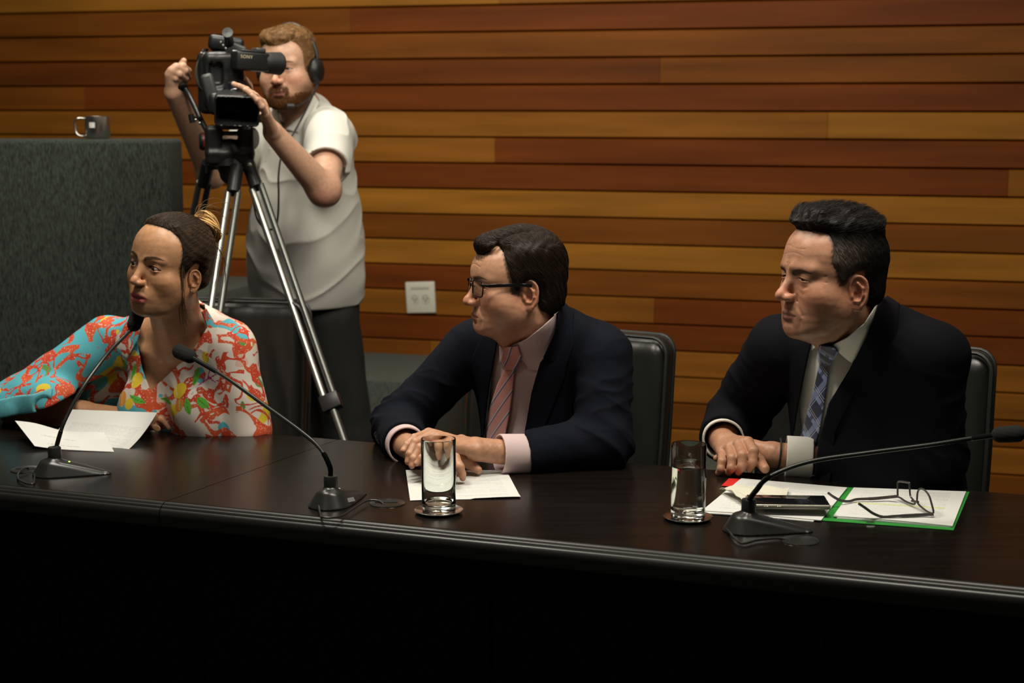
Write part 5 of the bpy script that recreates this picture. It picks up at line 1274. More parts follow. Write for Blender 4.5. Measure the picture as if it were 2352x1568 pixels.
def mot(V):
    l = prep(fbw, V); x, z, y = l[:, 0], l[:, 2], l[:, 1]
    def at_(px, py):
        r = ray(px, py); q = fbw.M.T @ (CO - fbw.o); d = fbw.M.T @ r; t_ = (-.105 - q[1]) / d[1]; h = q + d * t_; return h[0], h[2]
    big = np.full(len(V), 1.0); A_ = {k: big.copy() for k in ('mag', 'leaf', 'leafv', 'lemon', 'slice', 'wht', 'pip')}
    def el(k, px, py, a, b_, ang, nm=None):
        cx, cz = at_(px, py); dx, dz = x - cx, z - cz; c, s = math.cos(R(ang)), math.sin(R(ang)); u, v = dx * c + dz * s, -dx * s + dz * c
        d = (np.sqrt((u / a) ** 2 + (v / b_) ** 2) - 1) * min(a, b_); d = np.where(y > -.02, 1, d); A_[k] = np.minimum(A_[k], d); return u, v
    def leaf(px, py, a, ang, bw=.009):
        cx, cz = at_(px, py); dx, dz = x - cx, z - cz; c, s = math.cos(R(ang)), math.sin(R(ang)); u, v = dx * c + dz * s, -dx * s + dz * c
        d = np.abs(v) - bw * (1 - (u / a) ** 2); d = np.maximum(d, np.abs(u) - a); d = np.where(y > -.02, 1, d); A_['leaf'] = np.minimum(A_['leaf'], d)
        A_['leafv'] = np.minimum(A_['leafv'], np.where(y > -.02, 1, np.maximum(np.abs(v) - .0009, np.abs(u) - a * .95)))
    def seg(k, pts, r):
        for (ax, ay), (bx, by) in zip(pts[:-1], pts[1:]):
            a, b_ = np.array(at_(ax, ay)), np.array(at_(bx, by)); e = b_ - a; w = np.stack([x, z], 1) - a; t_ = np.clip((w @ e) / (e @ e), 0, 1); d = np.linalg.norm(w - t_[:, None] * e, axis=1) - r
            A_[k] = np.minimum(A_[k], np.where(y > -.02, 1, d))
    def flower(px, py):
        for i in range(5): a = i * 72; el('wht', px + 5 * math.cos(R(a)), py + 5 * math.sin(R(a)), .0046, .0034, a)
        el('slice', px, py, .0018, .0018, 0)
    el('lemon', 300, 882, .017, .014, 30); el('slice', 282, 916, .015, .014, 70); el('lemon', 304, 922, .013, .011, 40)
    for k_ in (-.5, .2): seg('wht', [(290, 868), (296, 898)], .0009); seg('wht', [(276, 906), (288, 930)], .0010)
    leaf(285, 868, .022, 70, .007); leaf(258, 905, .020, 100, .008); leaf(318, 915, .024, 160, .006); leaf(262, 930, .016, 60, .006)
    seg('mag', [(262, 888), (256, 872), (266, 856)], .0018); seg('mag', [(256, 872), (246, 864)], .0014); seg('mag', [(258, 880), (270, 868), (276, 858)], .0014)
    flower(269, 890)
    el('lemon', 404, 903, .0175, .0145, 35); el('slice', 415, 928, .014, .012, 60); el('lemon', 404, 938, .014, .012, 20); seg('wht', [(392, 897), (402, 912)], .0010); seg('wht', [(412, 920), (420, 938)], .0010)
    leaf(431, 878, .024, 72, .007); leaf(436, 930, .019, -60, .008); leaf(462, 928, .019, -35, .008); leaf(378, 924, .020, 172, .005)
    seg('mag', [(440, 896), (458, 884), (476, 874), (488, 872)], .0018); seg('mag', [(458, 884), (460, 868), (466, 860)], .0016); seg('mag', [(462, 882), (476, 890), (484, 886)], .0015); seg('mag', [(446, 892), (450, 876)], .0014)
    flower(434, 909); flower(270, 862) if False else None
    for i in range(40):
        rg = np.random.RandomState(i); q = [(300, 882), (404, 903), (404, 938), (304, 922)][i % 4]; el('pip', q[0] + rg.uniform(-9, 9), q[1] + rg.uniform(-7, 7), .0007, .0007, 0)
    return dict(A_, lp=l)
fs = link('shirt', V, F, m_flo, tw, sharp=0, attrs=mot(V))
m_aq = mat('aqua_cotton', (.12, .44, .50), .8, noise=((60, 60, 60), .12, 3))
def cufw(p):
    a = su(cone(p, RSw, REw + np.array([.02, -.02, .0]), .060, .082), cone(p, REw, P(120, 925, 3.74), .070, .060), .03) + .0035 * wob(p, 34, 9)
    d = np.abs(a - .004) - .0026; d = si(si(d, plane(p, cu0 + cuN * .004, cuN), .002), p[0] - f32(P(138, 910, 3.75)[0]), .004); return si(d, -plane(p, cu0 - cuN * .036, cuN), .002)
V, F = sculpt(cufw, REw - .16, REw + np.array([.30, .20, .16]), .0028, 1); V, F = biggest(V, F); link('sleeve_cuff', V, F, m_aq, fs, sharp=0)
for pl in ([(318, 716), (298, 727), (252, 793), (276, 813), (292, 822), (316, 782), (326, 744)], [(474, 708), (506, 762), (500, 850), (456, 834), (445, 800), (476, 752), (462, 716)]):
    def colw(p):
        b_ = su(shw_t(p), cone(p, nkw0, nkw1, .058, .064), .03); return si(si(np.abs(b_ - .0065) - .0018, seen(p, pl), .0015), fbw.loc(p)[1] - .08, .002)
    V, F = sculpt(colw, NBw - np.array([.20, .24, .16]), NBw + np.array([.18, .1, .12]), .0020, 1); V, F = biggest(V, F)
    q = mot(V); link('collar', V, F, m_flo, fs, sharp=0, attrs=q)
floor_legs(tw, fbw, mat('dark_denim', (.012, .015, .025), .8), .56)
BUN = np.array([.006, .090, .072])
def capw(p):
    l = fhw.loc(p); x = np.abs(l[0]); g = poly2(l[1], l[2], HPw); d = skull([x, l[1], l[2]], wo)
    d = su(d, elli([x, l[1], l[2]], (0, .045, -.020), (.056, .046, .048)), .02)
    th = .0085 * sst(.006, -.020, g) - .0030 * sst(-.003, .005, g); d = d - th
    ang = np.arctan2(l[0] - BUN[0], (l[2] - BUN[2]) + .4 * (l[1] - BUN[1])); return np.maximum(d + .0004 * np.sin(ang * 46 + 3 * wob(l, 40, 3)) + .0006 * wob(l, 120, 6), g - .003) * f32(.98)
def dirw(l): return BUN[None, :] - l
c = fhw.o; hair_obj('hair', tw, capw, fhw, c - .15, c + .16, (.020, .012, .007), dirw, 9000, 10, .0050, lambda a, l: .0002 + .0010 * a, (.12, .072, .038), 25, r0=.00028, jit=.08)
# blond bun: coiled locks
bm_ = []; rg = np.random.RandomState(8); V3, F3, C3, n0 = [], [], [], 0
for i in range(170):
    ph0 = rg.uniform(0, 6.28); tilt = rg.uniform(-.7, .7); rr = rg.uniform(.012, .037); ll = rg.uniform(1.6, 3.6); q = []; cc = rg.uniform(-.008, .008, 3)
    for k_ in range(12):
        a = ph0 + ll * k_ / 11; v = np.array([math.cos(a) * rr * 1.05, math.sin(a) * tilt * rr * .7 + rg.uniform(-.0006, .0006), math.sin(a) * rr]); q.append(fhw.w(BUN + np.array([.0, .010, .010]) + cc * .6 + rx(R(35)) @ v))
    mb = MB(); w_ = rg.uniform(.0009, .0024) ; mb.tube(q, [w_ * math.sin(math.pi * (k_ + 1) / 13) + .0002 for k_ in range(12)], 5); vv = np.concatenate(mb.V)
    V3.append(vv); F3 += [tuple(a + n0 for a in f) for f in mb.F]; n0 += len(vv); t_ = rg.rand(); C3 += [(*(np.array((.80, .52, .20)) * (1 - t_) + np.array((.42, .24, .09)) * t_), 1)] * len(vv)
link('hair_bun', np.concatenate(V3), F3, m_hair, tw, sharp=0, attrs={'Col': C3}); tw.children[-1]['label'] = 'blond coiled hair bun'
V3, F3, C3, n0 = [], [], [], 0
for i in range(60):
    if i < 26: a_ = [(.066, -.034, .03), (.071, -.030, -.02), (.067, -.022, -.06), (.058, -.004, -.10), (.062, .006, -.135)]; sp = .004
    elif i < 36: a_ = [(.05, .085, .05), (.06, .10, .02), (.055, .11, -.02), (.06, .10, -.045)]; sp = .012
    elif i < 48: a_ = [(-.062, -.030, .03), (-.070, -.025, -.01), (-.078, -.015, -.05), (-.070, .0, -.08)]; sp = .008
    else: a_ = [(.01, .06, .115), (.0, .085, .128), (.01, .11, .132), (.02, .135, .115)]; sp = .016
    o_ = rg.normal(size=3) * sp; q = spline([fhw.w(np.array(v) + o_ * (.25 + .75 * j / 3) + rg.normal(size=3) * .0012) for j, v in enumerate(a_)], 5); mb = MB(); mb.tube(q, [.00042] * (len(q) - 3) + [.0003, .0002, .0001], 4); vv = np.concatenate(mb.V)
    V3.append(vv); F3 += [tuple(a + n0 for a in f) for f in mb.F]; n0 += len(vv); C3 += [(.13, .075, .035, 1)] * len(vv)
link('loose_hair', np.concatenate(V3), F3, m_hair, tw, sharp=0, attrs={'Col': C3})
b = MB(); e_ = fhw.w((.0750, -.003, -.0465))
for dx in ((0, 0, 0), (.0025, 0, .001), (.001, 0, -.0022), (-.0018, 0, .0018)): b.lathe([(.0001, .0014), (.0013, .0006), (.0015, 0), (.0001, -.0014)], e_ + fhw.M @ (np.array(dx) * .9), align((.3, -1, .2)), 8)
b.go('earring', mat('silver_stones', (.85, .83, .8), .08, 1), tw)

# =================================================================== the cameraman
co_ = dict(DEF, nose=1.0, jaw=1.0, lips=.8, brow=1.1, eye=1.0, lid=.2, jowl=0, crz=.076)
HOc = P(665, 157, 4.76); hMc = rz(-R(17)) @ rx(R(3)) @ ry(R(-3)); fhc = Fr(HOc, hMc, .985)
NBc, LSc, RSc = P(688, 262, 4.84), P(757, 312, 4.72), P(600, 306, 4.97)
fbc = Fr(NBc, frame_from(LSc, RSc, lean=R(2))); LEc, LWc = P(745, 437, 4.47), P(628, 305, 4.34); REc, RWc = P(486, 398, 4.74), P(408, 218, 4.50)
tc_ = person((P(730, 900, 4.85)[0], 4.85, 0), 'bearded cameraman in a white polo shirt and dark trousers behind the video camera')
nkc0, nkc1 = fhc.w((0, .020, -.060)), NBc + fbc.M @ np.array([0, .012, -.04])
def torc(p): l = fbc.loc(p); return su(torso(l, 1.0, .01, .108), elli(l, (0, .0, -.50), (.160, .120, .14)), .05)
def hnc(p):
    d = head(fhc.loc(p), co_) * f32(fhc.k); return su(su(d, cone(p, nkc0, nkc1, .056, .062), .025), torc(p) + .004, .04)
A = sculpt(hnc, np.array([HOc[0] - .15, HOc[1] - .16, NBc[2] - .10]), np.array([HOc[0] + .17, HOc[1] + .25, HOc[2] + .15]), .0026, 1)
HCL = dict(wrist=LWc, s=1.0, dorsal=(.7, -.2, .6), arm=(LEc, .043, .028), fingers=[
    [P(603, 236, 4.33), P(580, 216, 4.30), P(557, 202, 4.29), P(537, 193, 4.28)], [P(606, 243, 4.30), P(586, 221, 4.27), P(566, 206, 4.26), P(549, 197, 4.25)],
    [P(608, 252, 4.27), P(592, 231, 4.24), P(576, 215, 4.23), P(563, 206, 4.225)], [P(610, 262, 4.25), P(601, 244, 4.22), P(590, 229, 4.21), P(579, 219, 4.205)]],
    thumb=[P(607, 270, 4.36), P(598, 272, 4.38), P(590, 262, 4.40)])
gA, gB = P(416, 186, 4.52), P(409, 152, 4.56); gd = (gB - gA) / np.linalg.norm(gB - gA)
HCR = dict(wrist=P(400, 214, 4.52), s=1.02, dorsal=(-.6, -.5, .5), arm=(REc, .040, .026), fingers=[
    [P(420, 152, 4.50), P(432, 163, 4.53), P(430, 176, 4.555), P(422, 181, 4.56)], [P(405, 154, 4.485), P(425, 163, 4.50), P(432, 177, 4.53), P(425, 186, 4.55)],
    [P(394, 162, 4.48), P(412, 170, 4.485), P(427, 181, 4.51), P(424, 190, 4.54)], [P(388, 172, 4.485), P(403, 180, 4.485), P(418, 188, 4.51), P(418, 194, 4.54)]],
    thumb=[P(408, 176, 4.53), P(416, 152, 4.55), P(422, 140, 4.55)])
def hcl(p): return su(hand_sdf(p, HCL), cone(p, LEc, LSc * .5 + LEc * .5, .040, .046), .03)
def hcr(p): return su(hand_sdf(p, HCR), cone(p, REc, RSc, .038, .046), .03)
def inc(p): return torc(p) + .014
mm = [A, sculpt(hcl, np.minimum(LEc, P(540, 200, 4.2)) - .07, np.maximum(np.maximum(LEc, LSc), P(540, 190, 4.3)) + .05, .0026, 1), sculpt(hcr, np.minimum(REc, gA) - .08, np.maximum(RSc, gB) + .08, .0028, 1), sculpt(inc, fbc.o - np.array([.35, .35, .66]), fbc.o + np.array([.35, .35, .05]), .012, 0)]
V, F = join(mm); C = skin_col(V, fhc, co_, (.53, .31, .205), (.36, .14, .11), (.13, .06, .025), 0, [], red=1.1, beard=(.115, .045, .014), browh=.8, hp=(HPc2, (.16, .075, .028)))
el_ = np.exp(-((V - (LEc + np.array([0, -.03, -.03]))) ** 2).sum(1) / (2 * .035 ** 2))[:, None] * .45; C[:, :3] = C[:, :3] * (1 - el_) + np.array([.60, .22, .17]) * el_
link('body', V, F, m_skin, tc_, sharp=0, attrs={'Col': C}); eyes(fhc, co_, (.05, -1, -.05), tc_)
m_pol = mat('white_pique_cotton', (.60, .59, .53), .85, noise=((500, 500, 500), .05, 2), bump=((600, 600, 600), .2, .0006))
lcut, rcut = LSc * .42 + LEc * .58, RSc * .5 + REc * .5
def pol(p):
    l = fbc.loc(p); d = torc(p) - .014; d = su(d, elli(l, (.0, .0, -.44), (.142, .112, .24)), .13)
    la = si(cone(p, LSc, LEc, .070, .062), plane(p, lcut, LEc - LSc), .003); ra = si(cone(p, RSc, REc, .064, .058), plane(p, rcut, REc - RSc), .003)
    la = ss(la, np.maximum(cone(p, LSc, LEc, .062, .055), -plane(p, lcut * .9 + LSc * .1, LEc - LSc)), .002); d = su(su(d, la, .025), ra, .025)
    rr = 1 - np.abs(wob([l[0] * .7 - l[2] * .6, l[1] * .7, l[2] * 1.2 + l[0] * .5], 22, 4)); d = d - .006 * np.maximum(rr, 0) ** 3 - .003 * wob([l[0] * 1.5, l[1], l[2] * .6], 24, 5)
    d = si(d, -(l[2] + f32(.555) + .012 * np.sin(l[0] * 9)), .006); d = ss(d, cone(p, nkc0, nkc1 + (nkc1 - nkc0) * .2, .060, .066), .005)
    d = ss(d, np.maximum(seen(p, [(652, 300), (640, 262), (628, 240), (690, 215), (708, 225), (690, 262)]), l[1] + .02), .003); return ss(d, np.maximum(torc(p) - .006, 0 * l[0] - 1), .002)
V, F = sculpt(pol, fbc.o - np.array([.36, .42, .62]), fbc.o + np.array([.36, .32, .08]), .0042, 1); ps = link('polo_shirt', V, F, m_pol, tc_, sharp=0)
for pl in ([(722, 216), (734, 236), (716, 272), (684, 305), (655, 297), (690, 268), (708, 240)], [(612, 236), (622, 262), (634, 300), (652, 304), (640, 262), (626, 236)]):
    def colc(p): b_ = su(torc(p) - .014, cone(p, nkc0, nkc1, .064, .070), .035); return si(si(np.abs(b_ - .006) - .002, seen(p, pl), .002), fbc.loc(p)[1] - .10, .002)
    V, F = sculpt(colc, NBc - np.array([.18, .22, .16]), NBc + np.array([.18, .14, .12]), .0030, 1); V, F = biggest(V, F); link('collar', V, F, m_pol, ps, sharp=0)
def polsurf(p): return torc(p) - .016
buttons(ps, [on_surf(polsurf, P(px, py, 4.7)) for px, py in ((612, 372), (620, 345))], (-.5, -.85, 0), .0055, mat('pale_button', (.6, .6, .56), .3), 'button')
# trousers, legs apart, standing on the floor
HPc = fbc.w((0, .0, -.56)); kL, kR = P(800, 880, 4.86), P(690, 900, 4.95); aL, aR = np.array([kL[0] + .06, 4.98, .09]), np.array([kR[0] - .04, 5.0, .09])
hL, hR = fbc.w((.085, .01, -.60)), fbc.w((-.085, .01, -.60)); kL[2] = kR[2] = .50
def trs(p):
    d = elli(p, HPc, (.150, .125, .10)); d = su(d, cone(p, hL, kL, .092, .072), .04); d = su(d, cone(p, kL, aL, .070, .056), .03); d = su(d, cone(p, hR, kR, .092, .072), .03); d = su(d, cone(p, kR, aR, .070, .056), .03)
    return d + .006 * wob([p[0], p[1], p[2] * .8], 26, 3)
V, F = sculpt(trs, np.minimum(aL, aR) - np.array([.2, .32, .08]), np.array([aL[0] + .2, 5.2, HPc[2] + .14]), .008, 1); link('trousers', V, F, mat('charcoal_cotton', (.014, .015, .014), .85, noise=((30, 30, 30), .15)), tc_, sharp=0)
for a_ in (aL, aR):
    def shc(p): d = su(elli(p, a_ + np.array([0, 0, -.04]), (.045, .06, .055)), elli(p, a_ + np.array([-.01, -.10, -.052]), (.048, .11, .040)), .03); return si(d, -(p[2] - .002), .003)
    V, F = sculpt(shc, a_ - np.array([.1, .28, .1]), a_ + np.array([.1, .12, .06]), .007, 0); link('shoe', V, F, m_shoe, tc_, sharp=0)
def capc(p):
    l = fhc.loc(p); x = np.abs(l[0]); g = poly2(l[1], l[2], HPc2); d = skull([x, l[1], l[2]], co_); d = su(d, elli([x, l[1], l[2]], (0, .045, -.02), (.057, .046, .05)), .02)
    top = sst(.05, .1, l[2]); d = d - (.005 + .011 * top) * sst(.005, -.018, g) + .003 * sst(-.003, .005, g); d = su(d, si(elli(l, (-.012, -.052, .094), (.050, .030, .022)), g, .006), .012); return np.maximum(d - top * (.003 * wob(l, 150, 6) + .002 * wob(l, 80, 3)), g - .002)
c = fhc.o; hair_obj('hair', tc_, capc, fhc, c - .15, c + .17, (.15, .075, .028), lambda l: np.stack([.4 + 0 * l[:, 0], .2 + 0 * l[:, 0], .2 - 5 * l[:, 1]], 1), 1800, 5, .005, lambda a, l: .0006 + .004 * a * a, (.40, .24, .09), 35, r0=.0008, h=.0032, jit=.5)
# his beard: short curled strands over the chin, jaw and upper lip
def hdc(p): return head(fhc.loc(p), co_) * f32(fhc.k)
bl = prep(fhc, A[0]); bx_, by_, bz_ = np.abs(bl[:, 0]), bl[:, 1], bl[:, 2]
bm = ((bz_ < -.078) & (by_ < -.02) & (bz_ > -.125)) | ((bz_ < -.049) & (bz_ > -.061) & (bx_ < .028) & (by_ < -.07)) | ((bz_ < -.068) & (bx_ > .045) & (by_ < -.010) & (bz_ > -.11)) | ((bx_ > .021) & (bx_ < .032) & (by_ < -.07) & (bz_ < -.055) & (bz_ > -.085))
bm &= ((A[0] - fhc.o) ** 2).sum(1) < .15 ** 2
bi = np.flatnonzero(bm); rg = np.random.RandomState(3); bi = rg.choice(bi, 2600)
SV, SF, SC = strands(hdc, fhc, A[0][bi].astype(float), lambda l: np.stack([0 * l[:, 0], .2 + 0 * l[:, 0], -1 + 0 * l[:, 0]], 1), 4, .0032, lambda a, l: .0008 + .0030 * a, .0007, (.10, .036, .010), (.24, .095, .030), 5, .45)
link('beard', SV.astype(f32), SF, m_hair, tc_, sharp=0, attrs={'Col': SC})
# headset
hs_ = thing('headset', fhc.w((0, 0, 0)), 'black intercom headset worn by the cameraman', 'headset'); m_hb = mat('black_soft_plastic', (.010, .010, .010), .45)
b = MB(); q = [fhc.w((.086 * math.cos(a), .012 + .01 * math.sin(a), .008 + .121 * math.sin(a))) for a in np.linspace(.12, math.pi - .12, 28)]; b.tube(q, .0055, 8); b.go('headband', m_hb, hs_)
for sx in (1, -1):
    ax = fhc.M @ np.array([sx, .05, -.05]); b = MB(); b.lathe([(.001, -.012), (.030, -.012), (.036, -.004), (.036, .006), (.029, .017), (.018, .021), (.001, .022)], fhc.w((sx * .080, .006, -.012)), align(ax) , 28); b.go('ear_cup', m_hb, hs_)
b = MB(); b.tube(spline([fhc.w(v) for v in ((.092, -.010, -.035), (.085, -.035, -.075), (.060, -.075, -.105), (.045, -.10, -.108))], 6), .0022, 6); b.tube([fhc.w((.048, -.098, -.108)), fhc.w((.032, -.112, -.106))], .0075, 8); b.go('microphone_boom', m_hb, hs_)
b = MB(); cp = [fhc.w((.088, .004, -.048))] + [P(px, py, Y) for px, py, Y in ((698, 262, 4.70), (672, 310, 4.66), (648, 355, 4.62), (640, 400, 4.60), (640, 450, 4.60), (638, 500, 4.60), (630, 525, 4.58), (606, 522, 4.55), (588, 495, 4.50), (580, 440, 4.48), (572, 400, 4.45), (566, 380, 4.44))]
b.tube(spline(cp, 8), .0028, 8); b.go('cable', m_hb, hs_)
# =================================================================== video camera on its tripod
m_cb = mat('camera_black', (.011, .012, .012), .38, bump=((500, 500, 500), .15, .0005)); m_cg = mat('camera_grey', (.045, .047, .045), .35); m_al = mat('tripod_aluminium', (.36, .36, .33), .3, .9)
m_dg = mat('tripod_grey_tube', (.11, .115, .105), .35, .8); m_tp = mat('tripod_black', (.010, .010, .010), .4)
vb = P(530, 290, 4.42); vc = thing('video_camera', vb, 'black broadcast video camera on the tripod, operated by the man in the white polo', 'video camera')
def pbox(name, x0, y0, x1, y1, Y, dep, m, par, yaw=0, roll=0, bev=.006, tilt=0, seg=3):
    a, b_ = P(x0, y0, Y), P(x1, y1, Y); c_ = (a + b_) / 2; c_ = c_ + rz(R(yaw)) @ np.array([0, dep / 2, 0])
    return MB().box(c_, (abs(b_[0] - a[0]), dep, abs(a[2] - b_[2])), rz(R(yaw)) @ rx(R(tilt)) @ ry(R(roll)), bev, seg).go(name, m, par)
hc = P(544, 256, 4.22); fh_ = Fr(hc, rz(R(9)) @ rx(R(13)) @ ry(R(2)))
def hood(p):
    l = fh_.loc(p); k_ = 1 - sst(.02, .16, l[1]) * .36; q = [l[0] / k_, l[1] - .07, l[2] / k_]; d = rbox(q, (0, 0, 0), (.058, .075, .041), .012) * .8
    i_ = rbox([l[0] / k_, l[1] - .05, l[2] / k_], (0, 0, 0), (.0535, .075, .0365), .009) * .8; d = ss(d, i_, .002); return d
V, F = sculpt(hood, hc - np.array([.11, .06, .08]), hc + np.array([.11, .22, .08]), .0022, 1); link('lens_hood', V, F, m_cb, vc, sharp=35)
b = MB(); ax = fh_.M @ np.array([0, -1, 0]); b.lathe([(.001, .0), (.022, .002), (.030, -.002), (.033, .004), (.036, .0), (.036, -.02), (.044, -.03), (.044, -.14), (.001, -.14)], fh_.w((0, .118, 0)), align(ax), 40); b.go('lens', mat('lens_black', (.008, .008, .010), .10, coat=.6), vc)
body = MB(); c0 = P(508, 190, 4.42)
bo_ = pbox('camera_body', 452, 118, 562, 262, 4.40, .30, m_cb, vc, 9, 0, .018)
def shl(p):
    l = Fr(P(515, 200, 4.42), rz(R(9))).loc(p); d = su(rbox(l, (0, .02, .02), (.055, .07, .075), .02), rbox(l, (.01, -.02, -.045), (.050, .09, .030), .015), .02); d = ss(d, rbox(l, (-.02, -.06, .035), (.018, .03, .03), .01), .008); return d + .0008 * wob(p, 120, 2)
V, F = sculpt(shl, P(515, 200, 4.42) - .16, P(515, 200, 4.42) + .17, .0035, 1); link('camera_shell', V, F, m_cb, vc, sharp=0)
pbox('top_handle', 478, 82, 560, 118, 4.42, .20, m_cb, vc, 9, 8, .012)
pbox('control_panel', 520, 100, 563, 135, 4.40, .04, m_cg, vc, 9, 20, .006)
b = MB(); b.tube([P(523, 76, 4.36), P(527, 98, 4.40), P(534, 112, 4.44)], [.012, .0125, .012], 14); b.lathe([(.0125, -.004), (.0145, -.002), (.0145, .004), (.001, .005)], P(523, 76, 4.36), align(P(523, 76, 4.36) - P(534, 112, 4.44)), 16); b.go('shotgun_microphone', m_cb, vc)
vx0, vx1 = P(536, 138, 4.34), P(612, 144, 4.40); vd = (vx1 - vx0) / np.linalg.norm(vx1 - vx0); vf = MB(); zz = np.array([0, 0, 1.0]) - vd * vd[2]; zz /= np.linalg.norm(zz); VM = np.array([vd, np.cross(zz, vd), zz]).T
vf.box((vx0 + vx1) / 2, (np.linalg.norm(vx1 - vx0), .044, .050), VM, .007, 3); vfo = vf.go('viewfinder', m_cb, vc)
MB().box((vx0 + vx1) / 2 + VM @ np.array([.022, -.004, .030]), (.030, .036, .014), VM, .005, 3).go('viewfinder_cap', m_cg, vfo)
MB().box((vx0 + vx1) / 2 + VM @ np.array([-.012, -.006, .0265]), (.046, .030, .004), VM, .001, 1).go('viewfinder_plate', m_cg, vfo)
b = MB(); b.lathe([(.001, -.004), (.024, -.004), (.027, .0), (.0285, .012), (.0300, .030), (.0310, .046), (.0265, .052), (.022, .046), (.019, .012), (.001, .010)], vx1 - vd * .006, align(vd), 36); b.go('eyecup', mat('black_rubber', (.007, .007, .007), .6), vfo)
fo_ = bpy.data.curves.new('maker_lettering', 'FONT'); fo_.body = 'SONY'; fo_.size = .0125; fo_.align_x = 'CENTER'; fo_.align_y = 'CENTER'; fo_.extrude = .0002; fo_.space_character = 1.15
fo_.materials.append(mat('gold_lettering', (.55, .48, .32), .4)); tmp = bpy.data.objects.new('lettering_curve', fo_); COL.objects.link(tmp); bpy.context.view_layer.update()
tm_ = tmp.evaluated_get(bpy.context.evaluated_depsgraph_get()).to_mesh(); TV = np.array([tuple(v.co) for v in tm_.vertices]); TF = [tuple(q.vertices) for q in tm_.polygons]; bpy.data.objects.remove(tmp)
lp_ = (vx0 + vx1) / 2 + VM @ np.array([-.022, -.0224, .010]); TM = np.array([VM[:, 0], VM[:, 2], -VM[:, 1]]).T
link('maker_lettering', TV @ TM.T + lp_, TF, fo_.materials[0], vfo, smooth=False)
stk = P(542, 122, 4.375); MB().box(stk, (.018, .001, .016), rz(R(9)) @ rx(R(-25)) @ ry(R(6)), 0).go('white_sticker', mat('white_sticker', (.55, .60, .60), .5, noise=((160, 160, 160), .5, 2)), vc)
b = MB(); q = [P(px, py, Y) for px, py, Y in ((468, 112, 4.44), (455, 140, 4.42), (450, 170, 4.41), (455, 195, 4.41), (470, 212, 4.43))]; q = spline(q, 6); V, F = [], []
for i, v in enumerate(q):
    for dx, dy in ((0, -.012), (.006, -.03), (.010, .02), (.002, .024)): V.append(v + np.array([dx, dy, 0]))
for i in range(len(q) - 1):
    for j in range(4): F.append((4 * i + j, 4 * i + (j + 1) % 4, 4 * i + 4 + (j + 1) % 4, 4 * i + 4 + j))
link('hand_strap', V, F, mat('olive_strap', (.10, .10, .075), .7), vc)
b = MB(); b.lathe([(.001, -.01), (.015, -.01), (.015, .004), (.010, .010), (.001, .011)], P(492, 135, 4.38), align((.1, -1, .1)), 24); b.go('lens_motor_knob', m_cg, vc)
pbox('lens_servo_grip', 468, 168, 498, 245, 4.33, .10, m_cg, vc, 9, -14, .009)
for i, (px, py) in enumerate(((507, 97), (512, 104), (518, 111), (462, 122))): MB().lathe([(.0001, .003), (.003, .002), (.0036, 0), (.0036, -.004)], P(px, py, 4.375), align((-.1, -1, .3)), 12).go('screw', m_al, vc)
# tripod
tb_ = P(530, 370, 4.42); tr_ = thing('tripod', (tb_[0], tb_[1], 0), 'silver and black video tripod carrying the camera behind the woman', 'tripod')
pbox('camera_plate', 478, 288, 575, 298, 4.38, .14, m_tp, tr_, 9, 0, .003)
def hd(p):
    l = Fr(P(528, 335, 4.42), rz(R(9))).loc(p); d = rbox(l, (-.042, 0, .012), (.024, .045, .044), .014); d = su(d, rbox(l, (.044, 0, .012), (.022, .045, .044), .014), .003); d = su(d, rbox(l, (0, 0, -.030), (.064, .05, .020), .012), .01); d = su(d, cone(l, (0, 0, -.03), (0, 0, -.075), .050, .030), .01)
    return su(d, rbox(l, (0, 0, .034), (.05, .02, .006), .003), .004)
o_ = P(528, 335, 4.42); V, F = sculpt(hd, o_ - .12, o_ + .12, .003, 1); link('fluid_head', V, F, m_tp, tr_, sharp=40)
for px, py, rr, sx in ((466, 325, .024, -1), (580, 318, .030, 1)):
    b = MB(); b.lathe([(.001, -.014), (rr * .9, -.014), (rr, -.010), (rr, .004), (rr * .8, .010), (.001, .011)], P(px, py, 4.42), align((sx, -.25, 0)), 28); b.go('drag_knob', m_tp, tr_)
    MB().lathe([(rr * .92, .0), (rr * 1.03, .0005), (rr * 1.03, -.004), (rr * .92, -.0045)], P(px, py, 4.42), align((sx, -.25, 0)), 28).go('red_ring', mat('red_ring', (.18, .012, .010), .4), tr_.children[-1])
b = MB(); b.tube(spline([P(476, 302, 4.40), P(458, 268, 4.44), P(446, 242, 4.47), P(432, 215, 4.50), P(418, 186, 4.515)], 6), [.0075] * 25, 12); ph_ = b.go('pan_handle', m_tp, tr_)
b = MB(); b.tube([gA - gd * .03, gA - gd * .028, gB - gd * .010, gB], [.010, .0135, .013, .010], 14); b.go('handle_grip', mat('grip_rubber', (.008, .008, .008), .7), ph_)
b = MB(); b.tube([P(438, 262, 4.40), P(442, 282, 4.40)], .0075, 10); b.tube([P(440, 270, 4.40), P(462, 272, 4.42)], .005, 8); b.go('clamp_lever', m_tp, tr_)
for px, py in ((449, 275), (458, 283)): MB().lathe([(.0001, .003), (.003, .002), (.0038, 0), (.0038, -.004)], P(px, py, 4.395), align((-.1, -1, .3)), 12).go('screw', m_al, tr_)
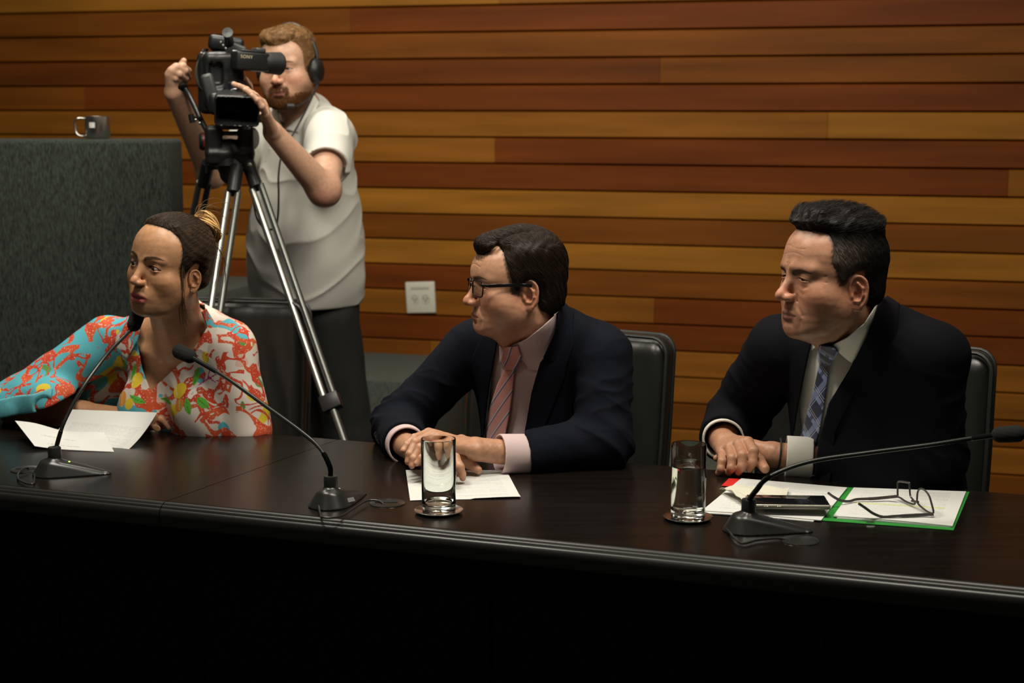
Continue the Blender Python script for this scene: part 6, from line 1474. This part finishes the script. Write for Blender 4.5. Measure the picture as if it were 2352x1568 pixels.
b = MB(); b.tube([P(474, 335, 4.40), P(474, 398, 4.40)], .0035, 8); b.go('drag_rod', m_tp, tr_)
b = MB(); o_ = P(530, 372, 4.42); b.lathe([(.001, .02), (.040, .02), (.052, .012), (.056, -.008), (.035, -.016), (.001, -.018)], o_, None, 32); sp_ = b.go('bowl', m_tp, tr_)
def leg(top, mid, name_side):
    d = mid - top; u = d / np.linalg.norm(d); foot = top + u * ((top[2] - .03) / -u[2]); sd = np.cross(u, [0, -1.0, 0]); sd /= np.linalg.norm(sd); bk = np.cross(sd, u)
    L0 = np.linalg.norm(foot - top); k1 = L0 * .44; k2 = L0 * .78
    g = MB(); g.tube([top - u * .01, top + u * .07], .0185, 14); g.tube([o_ + np.array([0, 0, -.004]), top], .014, 10); lo_ = g.go('leg', m_tp, tr_); lo_['label'] = name_side
    for s_, m_ in ((.013, m_al), (-.013, m_dg)):
        MB().tube([top + u * .065 + sd * s_, top + u * k1 + sd * s_], .0092, 14).go('leg_tube', m_ if name_side != 'rear tripod leg' else m_dg, lo_)
    MB().box(top + u * k1, (.052, .030, .045), np.array([sd, bk, u]).T, .005, 2).go('leg_clamp', m_tp, lo_)
    MB().tube([top + u * k1, top + u * k2], .0105, 14).go('lower_tube', m_dg, lo_)
    MB().box(top + u * k2, (.040, .030, .035), np.array([sd, bk, u]).T, .005, 2).go('leg_clamp', m_tp, lo_)
    MB().tube([top + u * k2, foot], .0085, 12).go('lower_tube', m_dg, lo_)
    MB().lathe([(.001, -.03), (.022, -.028), (.024, -.018), (.012, 0), (.001, .006)], foot, None, 16).go('foot', m_tp, lo_)
leg(P(573, 383, 4.38), P(679, 690, 4.16), 'tripod leg slanting down to the right')
leg(P(543, 392, 4.34), P(498, 690, 4.12), 'front tripod leg')
leg(P(477, 380, 4.47), P(448, 520, 4.60), 'tripod leg at the left')
b = MB()
for px, py in ((573, 383), (543, 392), (477, 380)): MB().lathe([(.0001, .004), (.005, .003), (.006, 0), (.006, -.004)], P(px, py - 5, 4.33 if px != 477 else 4.44), align((0, -1, .2)), 12).go('screw', m_al, tr_)
